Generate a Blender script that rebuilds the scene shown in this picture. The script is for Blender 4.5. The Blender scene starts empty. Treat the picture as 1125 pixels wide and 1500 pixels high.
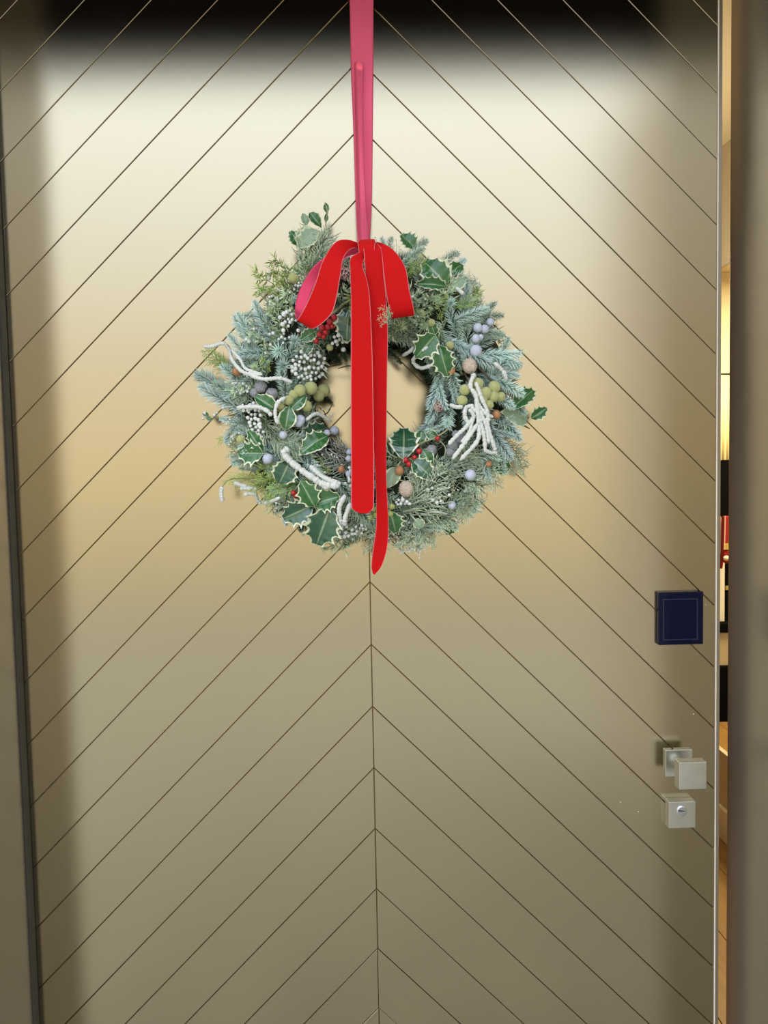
import bpy, math, random
import numpy as np
from mathutils import Vector, Matrix, noise

C = bpy.context.scene.collection
S = bpy.context.scene
PI = math.pi
# ------------------------------------------------------------------ camera
F_PX = 1127.0
CAM = Vector((-0.0071, -1.35, 1.5))
YAW, PIT, ROL = 0.0255, 0.0562, 0.0200
Ry = Matrix(((math.cos(YAW), -math.sin(YAW), 0), (math.sin(YAW), math.cos(YAW), 0), (0, 0, 1)))
Rp = Matrix(((1, 0, 0), (0, math.cos(PIT), -math.sin(PIT)), (0, math.sin(PIT), math.cos(PIT))))
Rr = Matrix(((math.cos(ROL), 0, -math.sin(ROL)), (0, 1, 0), (math.sin(ROL), 0, math.cos(ROL))))
M3 = Rr @ Rp @ Ry                      # rows: right, forward, up
R_, F_, U_ = Vector(M3[0]), Vector(M3[1]), Vector(M3[2])
cd = bpy.data.cameras.new('camera')
cam = bpy.data.objects.new('camera', cd)
C.objects.link(cam)
cd.sensor_fit = 'VERTICAL'; cd.sensor_height = 36.0; cd.lens = F_PX * 36.0 / 1500.0
cd.clip_start = 0.02
cam.matrix_world = Matrix(((R_.x, U_.x, -F_.x, CAM.x), (R_.y, U_.y, -F_.y, CAM.y), (R_.z, U_.z, -F_.z, CAM.z), (0, 0, 0, 1)))
S.camera = cam

def at(px, py, y=0.0):
    """world point seen at photo pixel px,py on the plane of constant y"""
    d = F_ * F_PX + R_ * (px - 562.5) + U_ * (750.0 - py)
    return CAM + d * ((y - CAM.y) / d.y)

# ------------------------------------------------------------------ sky, exposure
W = bpy.data.worlds.new('sky'); S.world = W; W.use_nodes = True
nt = W.node_tree; nt.nodes.clear()
wo = nt.nodes.new('ShaderNodeOutputWorld'); bg = nt.nodes.new('ShaderNodeBackground')
tc = nt.nodes.new('ShaderNodeTexCoord'); sx = nt.nodes.new('ShaderNodeSeparateXYZ')
rp = nt.nodes.new('ShaderNodeValToRGB')
nt.links.new(tc.outputs['Generated'], sx.inputs[0]); nt.links.new(sx.outputs['Z'], rp.inputs[0])
nt.links.new(rp.outputs[0], bg.inputs[0]); nt.links.new(bg.outputs[0], wo.inputs[0])
el = rp.color_ramp.elements
# overcast sky: about three times brighter overhead than at the horizon, warm haze low down
el[0].position = 0.0; el[0].color = (0.42, 0.38, 0.295, 1)
el[1].position = 1.0; el[1].color = (0.93, 0.98, 1.08, 1)
for z_, c_ in ((0.12, (0.425, 0.41, 0.36)), (0.28, (0.50, 0.545, 0.63)), (0.45, (0.60, 0.69, 0.87)), (0.7, (0.77, 0.82, 0.92))):
    e = el.new(z_); e.color = (*c_, 1)
bg.inputs[1].default_value = 3.3
vs = S.view_settings
vs.view_transform = 'Standard'; vs.look = 'None'; vs.gamma = 1.0; vs.use_curve_mapping = False
vs.exposure = 0.0

# ------------------------------------------------------------------ materials
def mat(name, col, rough=0.5, metal=0.0, coat=0.0, coat_rough=0.1, sheen=0.0, sheen_col=None, emis=None, es=0.0, spec=None, bump=None, var=None):
    m = bpy.data.materials.new(name); m.use_nodes = True
    n = m.node_tree; b = n.nodes['Principled BSDF']
    b.inputs['Base Color'].default_value = (*col, 1)
    b.inputs['Roughness'].default_value = rough; b.inputs['Metallic'].default_value = metal
    b.inputs['Coat Weight'].default_value = coat; b.inputs['Coat Roughness'].default_value = coat_rough
    b.inputs['Sheen Weight'].default_value = sheen
    if sheen_col: b.inputs['Sheen Tint'].default_value = (*sheen_col, 1)
    if spec is not None: b.inputs['Specular IOR Level'].default_value = spec
    if emis: b.inputs['Emission Color'].default_value = (*emis, 1); b.inputs['Emission Strength'].default_value = es
    if bump:
        sc, st, di = bump
        t = n.nodes.new('ShaderNodeTexNoise'); t.inputs['Scale'].default_value = sc; t.inputs['Detail'].default_value = 4
        co = n.nodes.new('ShaderNodeTexCoord'); n.links.new(co.outputs['Object'], t.inputs['Vector'])
        bp = n.nodes.new('ShaderNodeBump'); bp.inputs['Strength'].default_value = st; bp.inputs['Distance'].default_value = di
        n.links.new(t.outputs['Fac'], bp.inputs['Height']); n.links.new(bp.outputs[0], b.inputs['Normal'])
    if var:
        sc, amt = var
        t = n.nodes.new('ShaderNodeTexNoise'); t.inputs['Scale'].default_value = sc; t.inputs['Detail'].default_value = 5
        co = n.nodes.new('ShaderNodeTexCoord'); n.links.new(co.outputs['Object'], t.inputs['Vector'])
        mx = n.nodes.new('ShaderNodeMix'); mx.data_type = 'RGBA'
        mx.inputs['A'].default_value = (*[c * (1 - amt) for c in col], 1); mx.inputs['B'].default_value = (*[min(1, c * (1 + amt)) for c in col], 1)
        n.links.new(t.outputs['Fac'], mx.inputs['Factor']); n.links.new(mx.outputs['Result'], b.inputs['Base Color'])
    return m

def grad_mat(name, base, tip, rough=0.6, sheen=0.0, var=0.25, transl=0.0, power=None):
    """foliage: colour runs from the needle's base to its frosted tip (attribute 'tip'), every copy a little different"""
    m = bpy.data.materials.new(name); m.use_nodes = True
    n = m.node_tree; b = n.nodes['Principled BSDF']; L = n.links
    b.inputs['Roughness'].default_value = rough
    b.inputs['Specular IOR Level'].default_value = 0.35
    at_ = n.nodes.new('ShaderNodeAttribute'); at_.attribute_name = 'tip'
    mx = n.nodes.new('ShaderNodeMix'); mx.data_type = 'RGBA'
    mx.inputs['A'].default_value = (*base, 1); mx.inputs['B'].default_value = (*tip, 1)
    L.new(at_.outputs['Fac'], mx.inputs['Factor'])
    oi = n.nodes.new('ShaderNodeObjectInfo')
    hs = n.nodes.new('ShaderNodeHueSaturation')
    mr = n.nodes.new('ShaderNodeMapRange'); mr.inputs['To Min'].default_value = 1 - var; mr.inputs['To Max'].default_value = 1 + var
    L.new(oi.outputs['Random'], mr.inputs['Value']); L.new(mr.outputs[0], hs.inputs['Value'])
    mh = n.nodes.new('ShaderNodeMapRange'); mh.inputs['To Min'].default_value = 0.48; mh.inputs['To Max'].default_value = 0.52
    ml = n.nodes.new('ShaderNodeMath'); ml.operation = 'FRACT'
    m2 = n.nodes.new('ShaderNodeMath'); m2.operation = 'MULTIPLY'; m2.inputs[1].default_value = 7.31
    L.new(oi.outputs['Random'], m2.inputs[0]); L.new(m2.outputs[0], ml.inputs[0]); L.new(ml.outputs[0], mh.inputs['Value'])
    L.new(mh.outputs[0], hs.inputs['Hue'])
    L.new(mx.outputs['Result'], hs.inputs['Color']); L.new(hs.outputs[0], b.inputs['Base Color'])
    return m

M = {}
def door_material(name, col, rough=0.24, metal=0.85):
    m = mat(name, col, rough, metal)
    n = m.node_tree; b = n.nodes['Principled BSDF']
    co = n.nodes.new('ShaderNodeTexCoord')
    t = n.nodes.new('ShaderNodeTexNoise'); t.inputs['Scale'].default_value = 900; t.inputs['Detail'].default_value = 2
    t2 = n.nodes.new('ShaderNodeTexNoise'); t2.inputs['Scale'].default_value = 9; t2.inputs['Detail'].default_value = 3
    for q in (t, t2): n.links.new(co.outputs['Object'], q.inputs['Vector'])
    bp = n.nodes.new('ShaderNodeBump'); bp.inputs['Strength'].default_value = 0.05; bp.inputs['Distance'].default_value = 0.00005
    n.links.new(t.outputs['Fac'], bp.inputs['Height'])
    b2 = n.nodes.new('ShaderNodeBump'); b2.inputs['Strength'].default_value = 0.04; b2.inputs['Distance'].default_value = 0.002
    n.links.new(t2.outputs['Fac'], b2.inputs['Height']); n.links.new(bp.outputs[0], b2.inputs['Normal'])
    if metal >= 1:
        # lacquered metal sheen with a soft, clean lobe
        g = n.nodes.new('ShaderNodeBsdfGlossy')
        g.distribution = 'BECKMANN'; g.inputs['Color'].default_value = (*col, 1); g.inputs['Roughness'].default_value = rough
        n.links.new(b2.outputs[0], g.inputs['Normal'])
        n.links.new(g.outputs[0], n.nodes['Material Output'].inputs['Surface'])
    n.links.new(b2.outputs[0], b.inputs['Normal'])
    return m
M['bronze'] = door_material('bronze_lacquer', (0.485, 0.415, 0.278), 0.20, 1.0)
M['bronze_frame'] = door_material('bronze_frame', (0.42, 0.375, 0.30), 0.30, 0.75)
M['groove'] = mat('groove_dark', (0.33, 0.265, 0.175), 0.5, 0.6)
M['edge'] = mat('edge_trim', (0.95, 0.86, 0.72), 0.35, 0.15)
M['nickel'] = mat('nickel', (0.66, 0.66, 0.59), 0.30, 0.95, bump=(60, 0.05, 0.001), var=(40, 0.12))
M['light_block'] = mat('light_block', (0.012, 0.011, 0.010), 0.8, spec=0.1)
M['steel'] = mat('steel', (0.75, 0.80, 0.92), 0.15, 1.0)
M['dark'] = mat('dark_slot', (0.01, 0.01, 0.012), 0.5)
M['navy'] = mat('navy_gloss', (0.0006, 0.002, 0.020), 0.06, 0.0, spec=0.22)
M['navy_in'] = mat('navy_rim', (0.002, 0.006, 0.04), 0.12, 0.0, spec=0.6)

# ------------------------------------------------------------------ mesh helpers
def mesh_of(name, V, Fc, mats, tip=None, mi=None, smooth=False, uv=None):
    me = bpy.data.meshes.new(name)
    me.from_pydata([tuple(v) for v in V], [], [tuple(f) for f in Fc])
    for m in (mats if isinstance(mats, (list, tuple)) else [mats]): me.materials.append(m)
    if tip is not None:
        a = me.attributes.new('tip', 'FLOAT', 'POINT'); a.data.foreach_set('value', np.asarray(tip, dtype=np.float32))
    if uv is not None:
        a = me.attributes.new('lv', 'FLOAT_VECTOR', 'POINT'); a.data.foreach_set('vector', np.asarray(uv, dtype=np.float32).ravel())
    if mi is not None: me.polygons.foreach_set('material_index', np.asarray(mi, dtype=np.int32))
    if smooth: me.polygons.foreach_set('use_smooth', np.ones(len(me.polygons), dtype=bool))
    me.update()
    return me

def obj(name, me, parent=None, mw=None, label=None, cat=None, kind=None, group=None):
    o = bpy.data.objects.new(name, me); C.objects.link(o)
    if parent is not None: o.parent = parent
    if mw is not None:
        # parents are all unrotated Empties: local = world minus the parent's place
        o.matrix_local = (Matrix.Translation(-wloc(parent)) @ mw) if parent is not None else mw
    elif parent is not None and me is not None:
        o.location = -wloc(parent)
    if label: o['label'] = label
    if cat: o['category'] = cat
    if kind: o['kind'] = kind
    if group: o['group'] = group
    return o
def wloc(p):
    v = Vector((0, 0, 0))
    while p is not None:
        v += p.location; p = p.parent
    return v
def empty(name, loc, label=None, cat=None, kind=None, group=None, parent=None):
    o = bpy.data.objects.new(name, None); C.objects.link(o); o.empty_display_size = 0.05
    o.parent = parent
    o.location = Vector(loc) - (wloc(parent) if parent else Vector((0, 0, 0)))
    if label: o['label'] = label
    if cat: o['category'] = cat
    if kind: o['kind'] = kind
    if group: o['group'] = group
    return o

class MB:
    def __init__(s): s.v = []; s.f = []; s.t = []; s.m = []
    def add(s, V, Fc, tip=0.0, m=0):
        k = len(s.v); s.v += [tuple(p) for p in V]
        s.f += [tuple(i + k for i in f) for f in Fc]
        s.t += list(tip) if hasattr(tip, '__len__') else [tip] * len(V)
        s.m += [m] * len(Fc)
    def box(s, a, b, m=0, bev=0.0):
        x0, y0, z0 = a; x1, y1, z1 = b
        if bev <= 0:
            V = [(x0,y0,z0),(x1,y0,z0),(x1,y1,z0),(x0,y1,z0),(x0,y0,z1),(x1,y0,z1),(x1,y1,z1),(x0,y1,z1)]
            s.add(V, [(0,3,2,1),(4,5,6,7),(0,1,5,4),(1,2,6,5),(2,3,7,6),(3,0,4,7)], 0, m); return
        import bmesh
        bm = bmesh.new(); bmesh.ops.create_cube(bm, size=1)
        for v in bm.verts: v.co = Vector(((x0+x1)/2 + v.co.x*(x1-x0), (y0+y1)/2 + v.co.y*(y1-y0), (z0+z1)/2 + v.co.z*(z1-z0)))
        bmesh.ops.bevel(bm, geom=bm.edges[:], offset=bev, segments=2, profile=0.5, affect='EDGES')
        bm.verts.index_update()
        s.add([v.co[:] for v in bm.verts], [[v.index for v in f.verts] for f in bm.faces], 0, m); bm.free()
    def tube(s, pts, rad, n=6, tip=0.0, m=0, cap=True):
        pts = [Vector(p) for p in pts]; N = len(pts)
        if not hasattr(rad, '__len__'): rad = [rad] * N
        if not hasattr(tip, '__len__'): tip = [tip] * N
        V = []; T = []; up = None
        for i, p in enumerate(pts):
            d = (pts[min(i+1, N-1)] - pts[max(i-1, 0)]).normalized()
            if up is None:
                up = Vector((0, 0, 1)) if abs(d.z) < 0.9 else Vector((1, 0, 0))
            a = (up - d * up.dot(d)).normalized(); up = a; b = d.cross(a)
            for k in range(n):
                w = 2 * PI * k / n
                V.append(p + (a * math.cos(w) + b * math.sin(w)) * rad[i]); T.append(tip[i])
        Fc = [(i*n+k, i*n+(k+1) % n, (i+1)*n+(k+1) % n, (i+1)*n+k) for i in range(N-1) for k in range(n)]
        if cap: Fc += [tuple(range(n-1, -1, -1)), tuple(range((N-1)*n, N*n))]
        s.add(V, Fc, T, m)
    def spike(s, p, d, L, r, t0=0.0, t1=1.0, flat=None):
        """a needle: three-sided, widest a third of the way up"""
        d = d.normalized(); up = Vector((0, 0, 1)) if abs(d.z) < 0.9 else Vector((1, 0, 0))
        a = d.cross(up).normalized(); b = d.cross(a)
        V = [p]; T = [t0]
        q = p + d * L * 0.4
        for k in range(3):
            w = 2.0944 * k; V.append(q + (a * math.cos(w) + b * math.sin(w)) * r); T.append(t0+(t1-t0)*0.8)
        V.append(p + d * L); T.append(t1)
        s.add(V, [(0,2,1),(0,3,2),(0,1,3),(1,2,4),(2,3,4),(3,1,4)], T)
    def ball(s, c, r, n=8, tip=0.5, m=0, sc=(1, 1, 1)):
        c = Vector(c); V = [c + Vector((0, 0, r*sc[2]))]; rings = n // 2
        for i in range(1, rings):
            a = PI * i / rings
            for k in range(n):
                w = 2*PI*k/n
                V.append(c + Vector((math.sin(a)*math.cos(w)*r*sc[0], math.sin(a)*math.sin(w)*r*sc[1], math.cos(a)*r*sc[2])))
        V.append(c - Vector((0, 0, r*sc[2]))); Fc = []
        for k in range(n): Fc.append((0, 1+k, 1+(k+1) % n))
        for i in range(rings-2):
            for k in range(n): Fc.append((1+i*n+k, 1+(i+1)*n+k, 1+(i+1)*n+(k+1) % n, 1+i*n+(k+1) % n))
        e_ = len(V)-1
        for k in range(n): Fc.append((e_, 1+(rings-2)*n+(k+1) % n, 1+(rings-2)*n+k))
        s.add(V, Fc, tip, m)
    def mesh(s, name, mats, smooth=False):
        return mesh_of(name, s.v, s.f, mats, s.t, s.m, smooth)

def box_obj(name, a, b, m, parent=None, bev=0.0, **kw):
    mb = MB(); mb.box(a, b, 0, bev); return obj(name, mb.mesh(name, m), parent, **kw)
def catmull(P, n=6):
    P = [Vector(p) for p in P]; Q = [P[0]*2-P[1]] + P + [P[-1]*2-P[-2]]; out = []
    for i in range(1, len(Q)-2):
        for k in range(n):
            t = k/n; a, b, c, d = Q[i-1], Q[i], Q[i+1], Q[i+2]
            out.append(0.5*((2*b) + (c-a)*t + (2*a-5*b+4*c-d)*t*t + (3*b-a-3*c+d)*t**3))
    out.append(P[-1]); return out

# ------------------------------------------------------------------ setting: the doorway
XR, XL = 0.6171, -0.6110           # visible edges of the boarded door face
Z0, PITCH = 1.301, 0.1117          # height of one chevron point, spacing of the grooves
ZT, ZB = 2.545, 0.012
XJ = at(1067, 750, 0.03).x         # inner face of the right-hand jamb
SOF_Z, SOF_L = 2.56, 0.79
REV_L, REV_R = 0.22, 0.34

def st(name, a, b, m, label, cat, bev=0.0):
    return box_obj(name, a, b, m, None, bev, label=label, cat=cat, kind='structure')

M['render_wall'] = mat('outer_wall', (0.55, 0.50, 0.43), 0.85, bump=(60, 0.3, 0.002))
M['gasket'] = mat('dark_gasket', (0.045, 0.04, 0.03), 0.55)
M['reflector_wall'] = mat('reflector_wall', (0.84, 0.75, 0.54), 0.85)
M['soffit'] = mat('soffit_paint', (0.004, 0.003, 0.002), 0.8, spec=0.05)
M['paving'] = mat('paving', (0.315, 0.30, 0.25), 0.8, var=(3, 0.25), bump=(40, 0.3, 0.003))
st('trim_1', (XL-0.10, -REV_L, 0), (XL-0.0042, 0.09, 2.62), M['bronze_frame'], 'tall bronze-lacquered jamb panel along the left edge of the door', 'door jamb', 0.0015)
st('trim_2', (XJ, -REV_R, 0), (XJ+0.10, 0.03, 2.62), M['bronze_frame'], 'tall bronze-lacquered jamb panel right of the door and the open gap', 'door jamb', 0.0015)
st('trim_3', (XL-0.0040, -0.020, 0), (XL-0.0006, 0.055, SOF_Z), M['gasket'], 'narrow dark door stop strip between the left jamb and the chevron boards', 'door stop', 0.0008)
st('trim_4', (XL-0.0040, -REV_L, SOF_Z), (XJ-0.0005, 0.09, 2.64), M['bronze_frame'], 'bronze head panel across the top of the doorway', 'door head', 0.0015)
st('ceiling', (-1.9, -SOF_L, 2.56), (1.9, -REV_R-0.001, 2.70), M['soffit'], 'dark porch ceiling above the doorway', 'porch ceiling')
st('wall_left', (-3.0, -REV_L+0.02, 0), (XL-0.101, 0.12, 3.2), M['render_wall'], 'outer house wall left of the doorway', 'wall')
st('wall_right', (XJ+0.101, -REV_L+0.02, 0), (3.2, 0.03, 3.2), M['render_wall'], 'outer house wall right of the doorway', 'wall')
st('wall_reflector', (-9, -8.2, 0), (9, -8.0, 1.25), M['reflector_wall'], 'unseen pale wall behind the viewer, added for its reflection in the door', 'wall')  # unseen; height and tone shaped for the golden reflection in the door
st('wall_sky_block', (1.30, -2.6, 0), (1.42, -REV_R-0.02, 3.2), M['render_wall'], 'unseen wall added at the right to darken the reflection in the door', 'wall')  # unseen; added to block sky and darken the right of the door
st('floor', (-9, -16, -0.1), (9, 0.0, 0.0), M['paving'], 'pale paving outside the front door', 'paving')

# the door
door = empty('door_1', (0, 0.03, 0), 'bronze front door of chevron boards, standing slightly open, a wreath on it', 'door', 'structure')
box_obj('door_leaf', (XL, 0.0045, ZB), (XR+0.0002, 0.05, ZT), M['groove'], door)

def clip(poly, nx, nz, d):
    out = []
    for i in range(len(poly)):
        a, b = poly[i], poly[(i+1) % len(poly)]
        sa, sb = a[0]*nx+a[1]*nz-d, b[0]*nx+b[1]*nz-d
        if sa <= 0: out.append(a)
        if sa*sb < 0:
            t = sa/(sa-sb); out.append((a[0]+(b[0]-a[0])*t, a[1]+(b[1]-a[1])*t))
    return out
def board(side, k, g):
    lim = XR if side > 0 else -XL
    zt, zb = Z0-k*PITCH, Z0-(k+1)*PITCH
    P = [(-1, 9), (9, 9), (9, -9), (-1, -9)]
    r2 = math.sqrt(0.5)
    P = clip(P, r2, r2, zt*r2-g)          # x + z <= zt
    P = clip(P, -r2, -r2, -zb*r2-g)
    P = clip(P, -1, 0, -g); P = clip(P, 1, 0, lim-g*0.4)
    P = clip(P, 0, 1, ZT-g); P = clip(P, 0, -1, -ZB-g)
    if side < 0: P = [(-x, z) for x, z in P][::-1]
    return P
for side in (-1, 1):
    for k in range(-18, 12):
        A, B = board(side, k, 0.0004), board(side, k, 0.0012)
        if len(A) < 3: continue
        if len(B) != len(A): B = A
        ar = abs(sum(A[i][0]*A[(i+1) % len(A)][1]-A[(i+1) % len(A)][0]*A[i][1] for i in range(len(A))))/2
        if ar < 1e-4: continue
        n = len(A)
        V = [(x, 0.0, z) for x, z in B] + [(x, 0.0009, z) for x, z in A] + [(x, 0.0048, z) for x, z in A]
        Fc = [tuple(range(n))]
        for i in range(n):
            j = (i+1) % n
            Fc += [(i, n+i, n+j, j), (n+i, 2*n+i, 2*n+j, n+j)]
        me = mesh_of('board', V, Fc, M['bronze'])
        # outward facing?
        if me.polygons[0].normal.y > 0: me.flip_normals()
        obj('board', me, door)
# bright metal edge and rebated lip at the opening side
mb = MB(); mb.box((XR+0.0006, -0.0012, ZB), (XR+0.0028, 0.008, ZT), 0, 0.0007)
obj('edge_trim', mb.mesh('edge_trim', M['edge']), door, label='thin bright metal edge strip')
mb = MB(); mb.box((XR+0.0028, 0.004, ZB), (at(1055.5, 750, 0.004).x, 0.009, ZT), 0, 0.0008)
obj('rebate_lip', mb.mesh('rebate_lip', M['bronze_frame']), door)

mb = MB(); mb.box((XR+0.0003, 0.0092, ZB), (at(1055.5, 750, 0.004).x-0.0003, 0.05, ZT), 0, 0.0008)
obj('edge_light_block', mb.mesh('edge_light_block', M['light_block']), door, label='added dark strip hiding the lamp-lit door edge')  # added so the lamp-lit door edge does not reflect in the jamb
# keypad plate
def quad_box(px0, px1, py0, py1, yb, yf, m, bev, parent, name, **kw):
    a = at((px0+px1)/2, py0, yf); b = at((px0+px1)/2, py1, yf); l = at(px0, (py0+py1)/2, yf); r = at(px1, (py0+py1)/2, yf)
    return box_obj(name, (l.x, yf, b.z), (r.x, yb, a.z), m, parent, bev, **kw)
def fit_center(px, py, size_px, yf):
    c = at(px, py, yf); s = size_px*(yf-CAM.y)/F_PX/2; return c, s
kp = empty('entry_panel', at(996, 905, 0), parent=door, label='dark navy glossy entry panel')
quad_box(965, 1030.5, 867, 944.5, 0.0, -0.011, M['navy'], 0.0015, kp, 'panel_body')
# raised rim frame on it
fc = -0.0125
for nm, (a0, a1, b0, b1) in {'t': (972, 1022, 877, 879), 'b': (972, 1022, 936, 938), 'l': (971, 973, 877, 938), 'r': (1020.5, 1023, 877, 938)}.items():
    quad_box(a0, a1, b0, b1, -0.0105, fc, M['navy_in'], 0.0006, kp, 'rim_bar')

# tiny pale specks on the lacquer
sb = MB(); sb.ball((0, 0, 0), 0.0009, 8, sc=(1, .4, 1)); sme = sb.mesh('speck', M['edge'])
for x, y in ((909, 1175), (935, 1189), (1016, 1046), (1034, 886), (770, 146)): obj('speck', sme, door, Matrix.Translation(at(x, y, -0.0003)))
# knob
kn = empty('door_knob', at(994.5, 1118, 0), parent=door, label='square brushed nickel door knob on a square rose')
c, s = fit_center(994.7, 1118, 41, -0.006)
box_obj('rose', (c.x-s, -0.006, c.z-s), (c.x+s, 0.0, c.z+s), M['nickel'], kn, 0.0008)
# depth of the knob's face: where the line through its picture meets the axis
best = min((abs(at(1015, 1136.6, -d/1000).x-c.x) + abs(at(1015, 1136.6, -d/1000).z-c.z), d) for d in range(30, 100))[1]/1000
kc, ks = fit_center(1015, 1136.6, 42, -best)
mb = MB(); mb.tube([(kc.x, -0.005, kc.z), (kc.x, -best+0.02, kc.z)], 0.010, 20)
obj('knob_neck', mb.mesh('knob_neck', M['nickel'], True), kn)
box_obj('knob_head', (kc.x-ks, -best, kc.z-ks), (kc.x+ks, -best+0.020, kc.z+ks), M['nickel'], kn, 0.0008)
# lock
lk = empty('door_lock', at(997, 1190, 0), parent=door, label='square brushed nickel lock cover with a steel cylinder')
lc, ls = fit_center(999.3, 1193.8, 41, -0.018)
box_obj('lock_cover', (lc.x-ls, -0.018, lc.z-ls), (lc.x+ls, 0.0, lc.z+ls), M['nickel'], lk, 0.0008)
kc2 = at(999, 1188, -0.019); kr = 7.4*(1.33)/F_PX
mb = MB(); mb.tube([(kc2.x, -0.017, kc2.z), (kc2.x, -0.0198, kc2.z), (kc2.x, -0.0203, kc2.z)], [kr, kr, kr*0.9], 28)
obj('lock_cylinder', mb.mesh('lock_cylinder', M['steel']), lk, label='round pale steel key cylinder')
mb = MB()
mb.add([(kc2.x-kr*0.85, -0.02045, kc2.z+0.0022), (kc2.x-kr*0.85, -0.02045, kc2.z+0.0003), (kc2.x+kr*0.75, -0.02045, kc2.z-0.0009), (kc2.x+kr*0.3, -0.02045, kc2.z+0.0010)], [(0, 1, 2, 3)])
obj('key_slot', mb.mesh('key_slot', M['dark']), lk)

# ------------------------------------------------------------------ setting: the room behind the gap
M['cream'] = mat('cream_plaster', (0.80, 0.68, 0.44), 0.8)
M['gold'] = mat('warm_plaster', (0.62, 0.52, 0.34), 0.8)
M['white_in'] = mat('white_woodwork', (0.85, 0.78, 0.60), 0.6)
M['black'] = mat('black_satin', (0.003, 0.003, 0.003), 0.9, spec=0.05)
M['tan'] = mat('tan_wood', (0.52, 0.42, 0.24), 0.5)
def wood_mat():
    m = mat('oak_floor', (0.45, 0.24, 0.07), 0.35); n = m.node_tree; b = n.nodes['Principled BSDF']
    co = n.nodes.new('ShaderNodeTexCoord'); mp = n.nodes.new('ShaderNodeMapping'); mp.inputs['Scale'].default_value = (14, 1.5, 1)
    t = n.nodes.new('ShaderNodeTexNoise'); t.inputs['Scale'].default_value = 3; t.inputs['Detail'].default_value = 6
    r = n.nodes.new('ShaderNodeValToRGB'); r.color_ramp.elements[0].color = (0.20, 0.095, 0.02, 1); r.color_ramp.elements[1].color = (0.42, 0.24, 0.07, 1)
    n.links.new(co.outputs['Object'], mp.inputs[0]); n.links.new(mp.outputs[0], t.inputs[0]); n.links.new(t.outputs['Fac'], r.inputs[0]); n.links.new(r.outputs[0], b.inputs['Base Color'])
    return m
M['oak'] = wood_mat()
XW = 1.40
M['floor_sub'] = mat('floor_base', (0.10, 0.05, 0.02), 0.8)
fl = empty('floor', (0, 0.1, -0.02), 'warm oak plank floor inside the house, seen through the gap', 'floor', 'structure')
box_obj('floor_base', (-2.0, 0.051, -0.06), (4.2, 6.0, -0.012), M['floor_sub'], fl)
pb = MB(); pb.box((0, 0, 0), (0.178, 2.798, 0.012), 0, 0.0012); pme = pb.mesh('plank', M['oak'])
random.seed(5)
for i in range(14):
    for j in range(2):
        y0 = 0.055+j*2.8-(1.3 if i % 2 else 0)
        if y0 < 0.05: y0 = 0.055
        if i % 2 and j == 1: y0 = 0.055+2.8
        obj('plank', pme, fl, Matrix.Translation((0.02+i*0.18, y0, -0.012+random.random()*0.0004)))
def sti(name, a, b, m, label, cat, bev=0): return st(name, a, b, m, label, cat, bev)
zo = lambda py, px=1061: at(px, py, 0).z
def on_wall(py, px=1061):          # height where the sight line meets the side wall
    d = at(px, py, 0)-CAM; return (CAM + d*((XW-CAM.x)/d.x))
h_c, h_o, h_s, h_f = on_wall(212).z, on_wall(388).z, on_wall(1104).z, on_wall(1240).z
yw = on_wall(750).y
st('ceiling', (-2.0, 0.09, h_c), (4.2, 6.0, h_c+0.1), M['cream'], 'pale cream ceiling inside the house above the gap', 'ceiling')
st('wall_side', (XW, 0.10, h_o), (XW+0.02, 6.0, h_c-0.001), M['gold'], 'warm golden strip of wall above the opening inside the house', 'wall')
st('wall_side', (XW, 0.10, 0.0), (XW+0.02, 6.0, h_s), M['gold'], 'low golden wall below the opening inside the house', 'wall', 0)
st('baseboard_side', (XW-0.018, 0.06, 0.0), (XW-0.0005, 5.9, 0.13), M['white_in'], 'pale baseboard at the foot of the low inner wall', 'baseboard', 0.004)
YB = 3.6
st('wall_back', (-2.0, YB, 0), (4.2, YB+0.1, h_c-0.001), M['cream'], 'bright cream far wall inside the house', 'wall')
st('wall_end', (4.1, 0.05, 0), (4.2, YB-0.001, h_c-0.001), M['cream'], 'cream end wall inside the house', 'wall')
st('wall_inner', (-0.9, 0.13, 0), (-0.8, YB-0.001, h_c-0.001), M['floor_sub'], 'unseen hinge-side wall, made dark to keep warm reflections off the jamb', 'wall')  # unseen; dark tone chosen to stop orange reflections in the jamb
def seen(name, px0, px1, py0, py1, yf, th, m, label, cat, bev=0.0, ex=0.0):
    a = at((px0+px1)/2, py0, yf); b = at((px0+px1)/2, py1, yf); l = at(px0, (py0+py1)/2, yf); r = at(px1, (py0+py1)/2, yf)
    return box_obj(name, (l.x, yf, b.z), (r.x+ex, yf+th, a.z), m, None, bev, label=label, cat=cat)
# curtain of folds hanging from a thin dark rail on the far wall
M['curtain'] = mat('curtain_cloth', (0.86, 0.74, 0.42), 0.9)
a0, a1 = at(1040, 551, YB-0.08), at(1095, 700, YB-0.08)
V = []; Fc = []; n = 60
for i in range(n+1):
    x = a0.x+(a1.x-a0.x)*i/n
    for zz, k in ((a0.z, 0.25), ((a0.z+a1.z)/2, 0.8), (a1.z-0.03, 1.0)):
        V.append((x+0.01*(1-k), YB-0.06+0.016*k*math.sin(i*0.9+k), zz))
for i in range(n):
    for j in range(2): q = i*3+j; Fc.append((q, q+3, q+4, q+1))
cu = obj('curtain', mesh_of('curtain', V, Fc, M['curtain'], smooth=True), None, label='pale yellow curtain in folds, seen through the gap', cat='curtain')
sm = cu.modifiers.new('thick', 'SOLIDIFY'); sm.thickness = 0.004
cr = at(1061, 548, YB-0.06)
mb = MB(); mb.tube([(a0.x-0.05, YB-0.06, cr.z), (a1.x+0.05, YB-0.06, cr.z)], 0.006, 10)
for xx in (a0.x-0.03, a1.x+0.03): mb.box((xx-0.005, YB-0.07, cr.z-0.005), (xx+0.005, YB-0.0005, cr.z+0.005))
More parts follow.
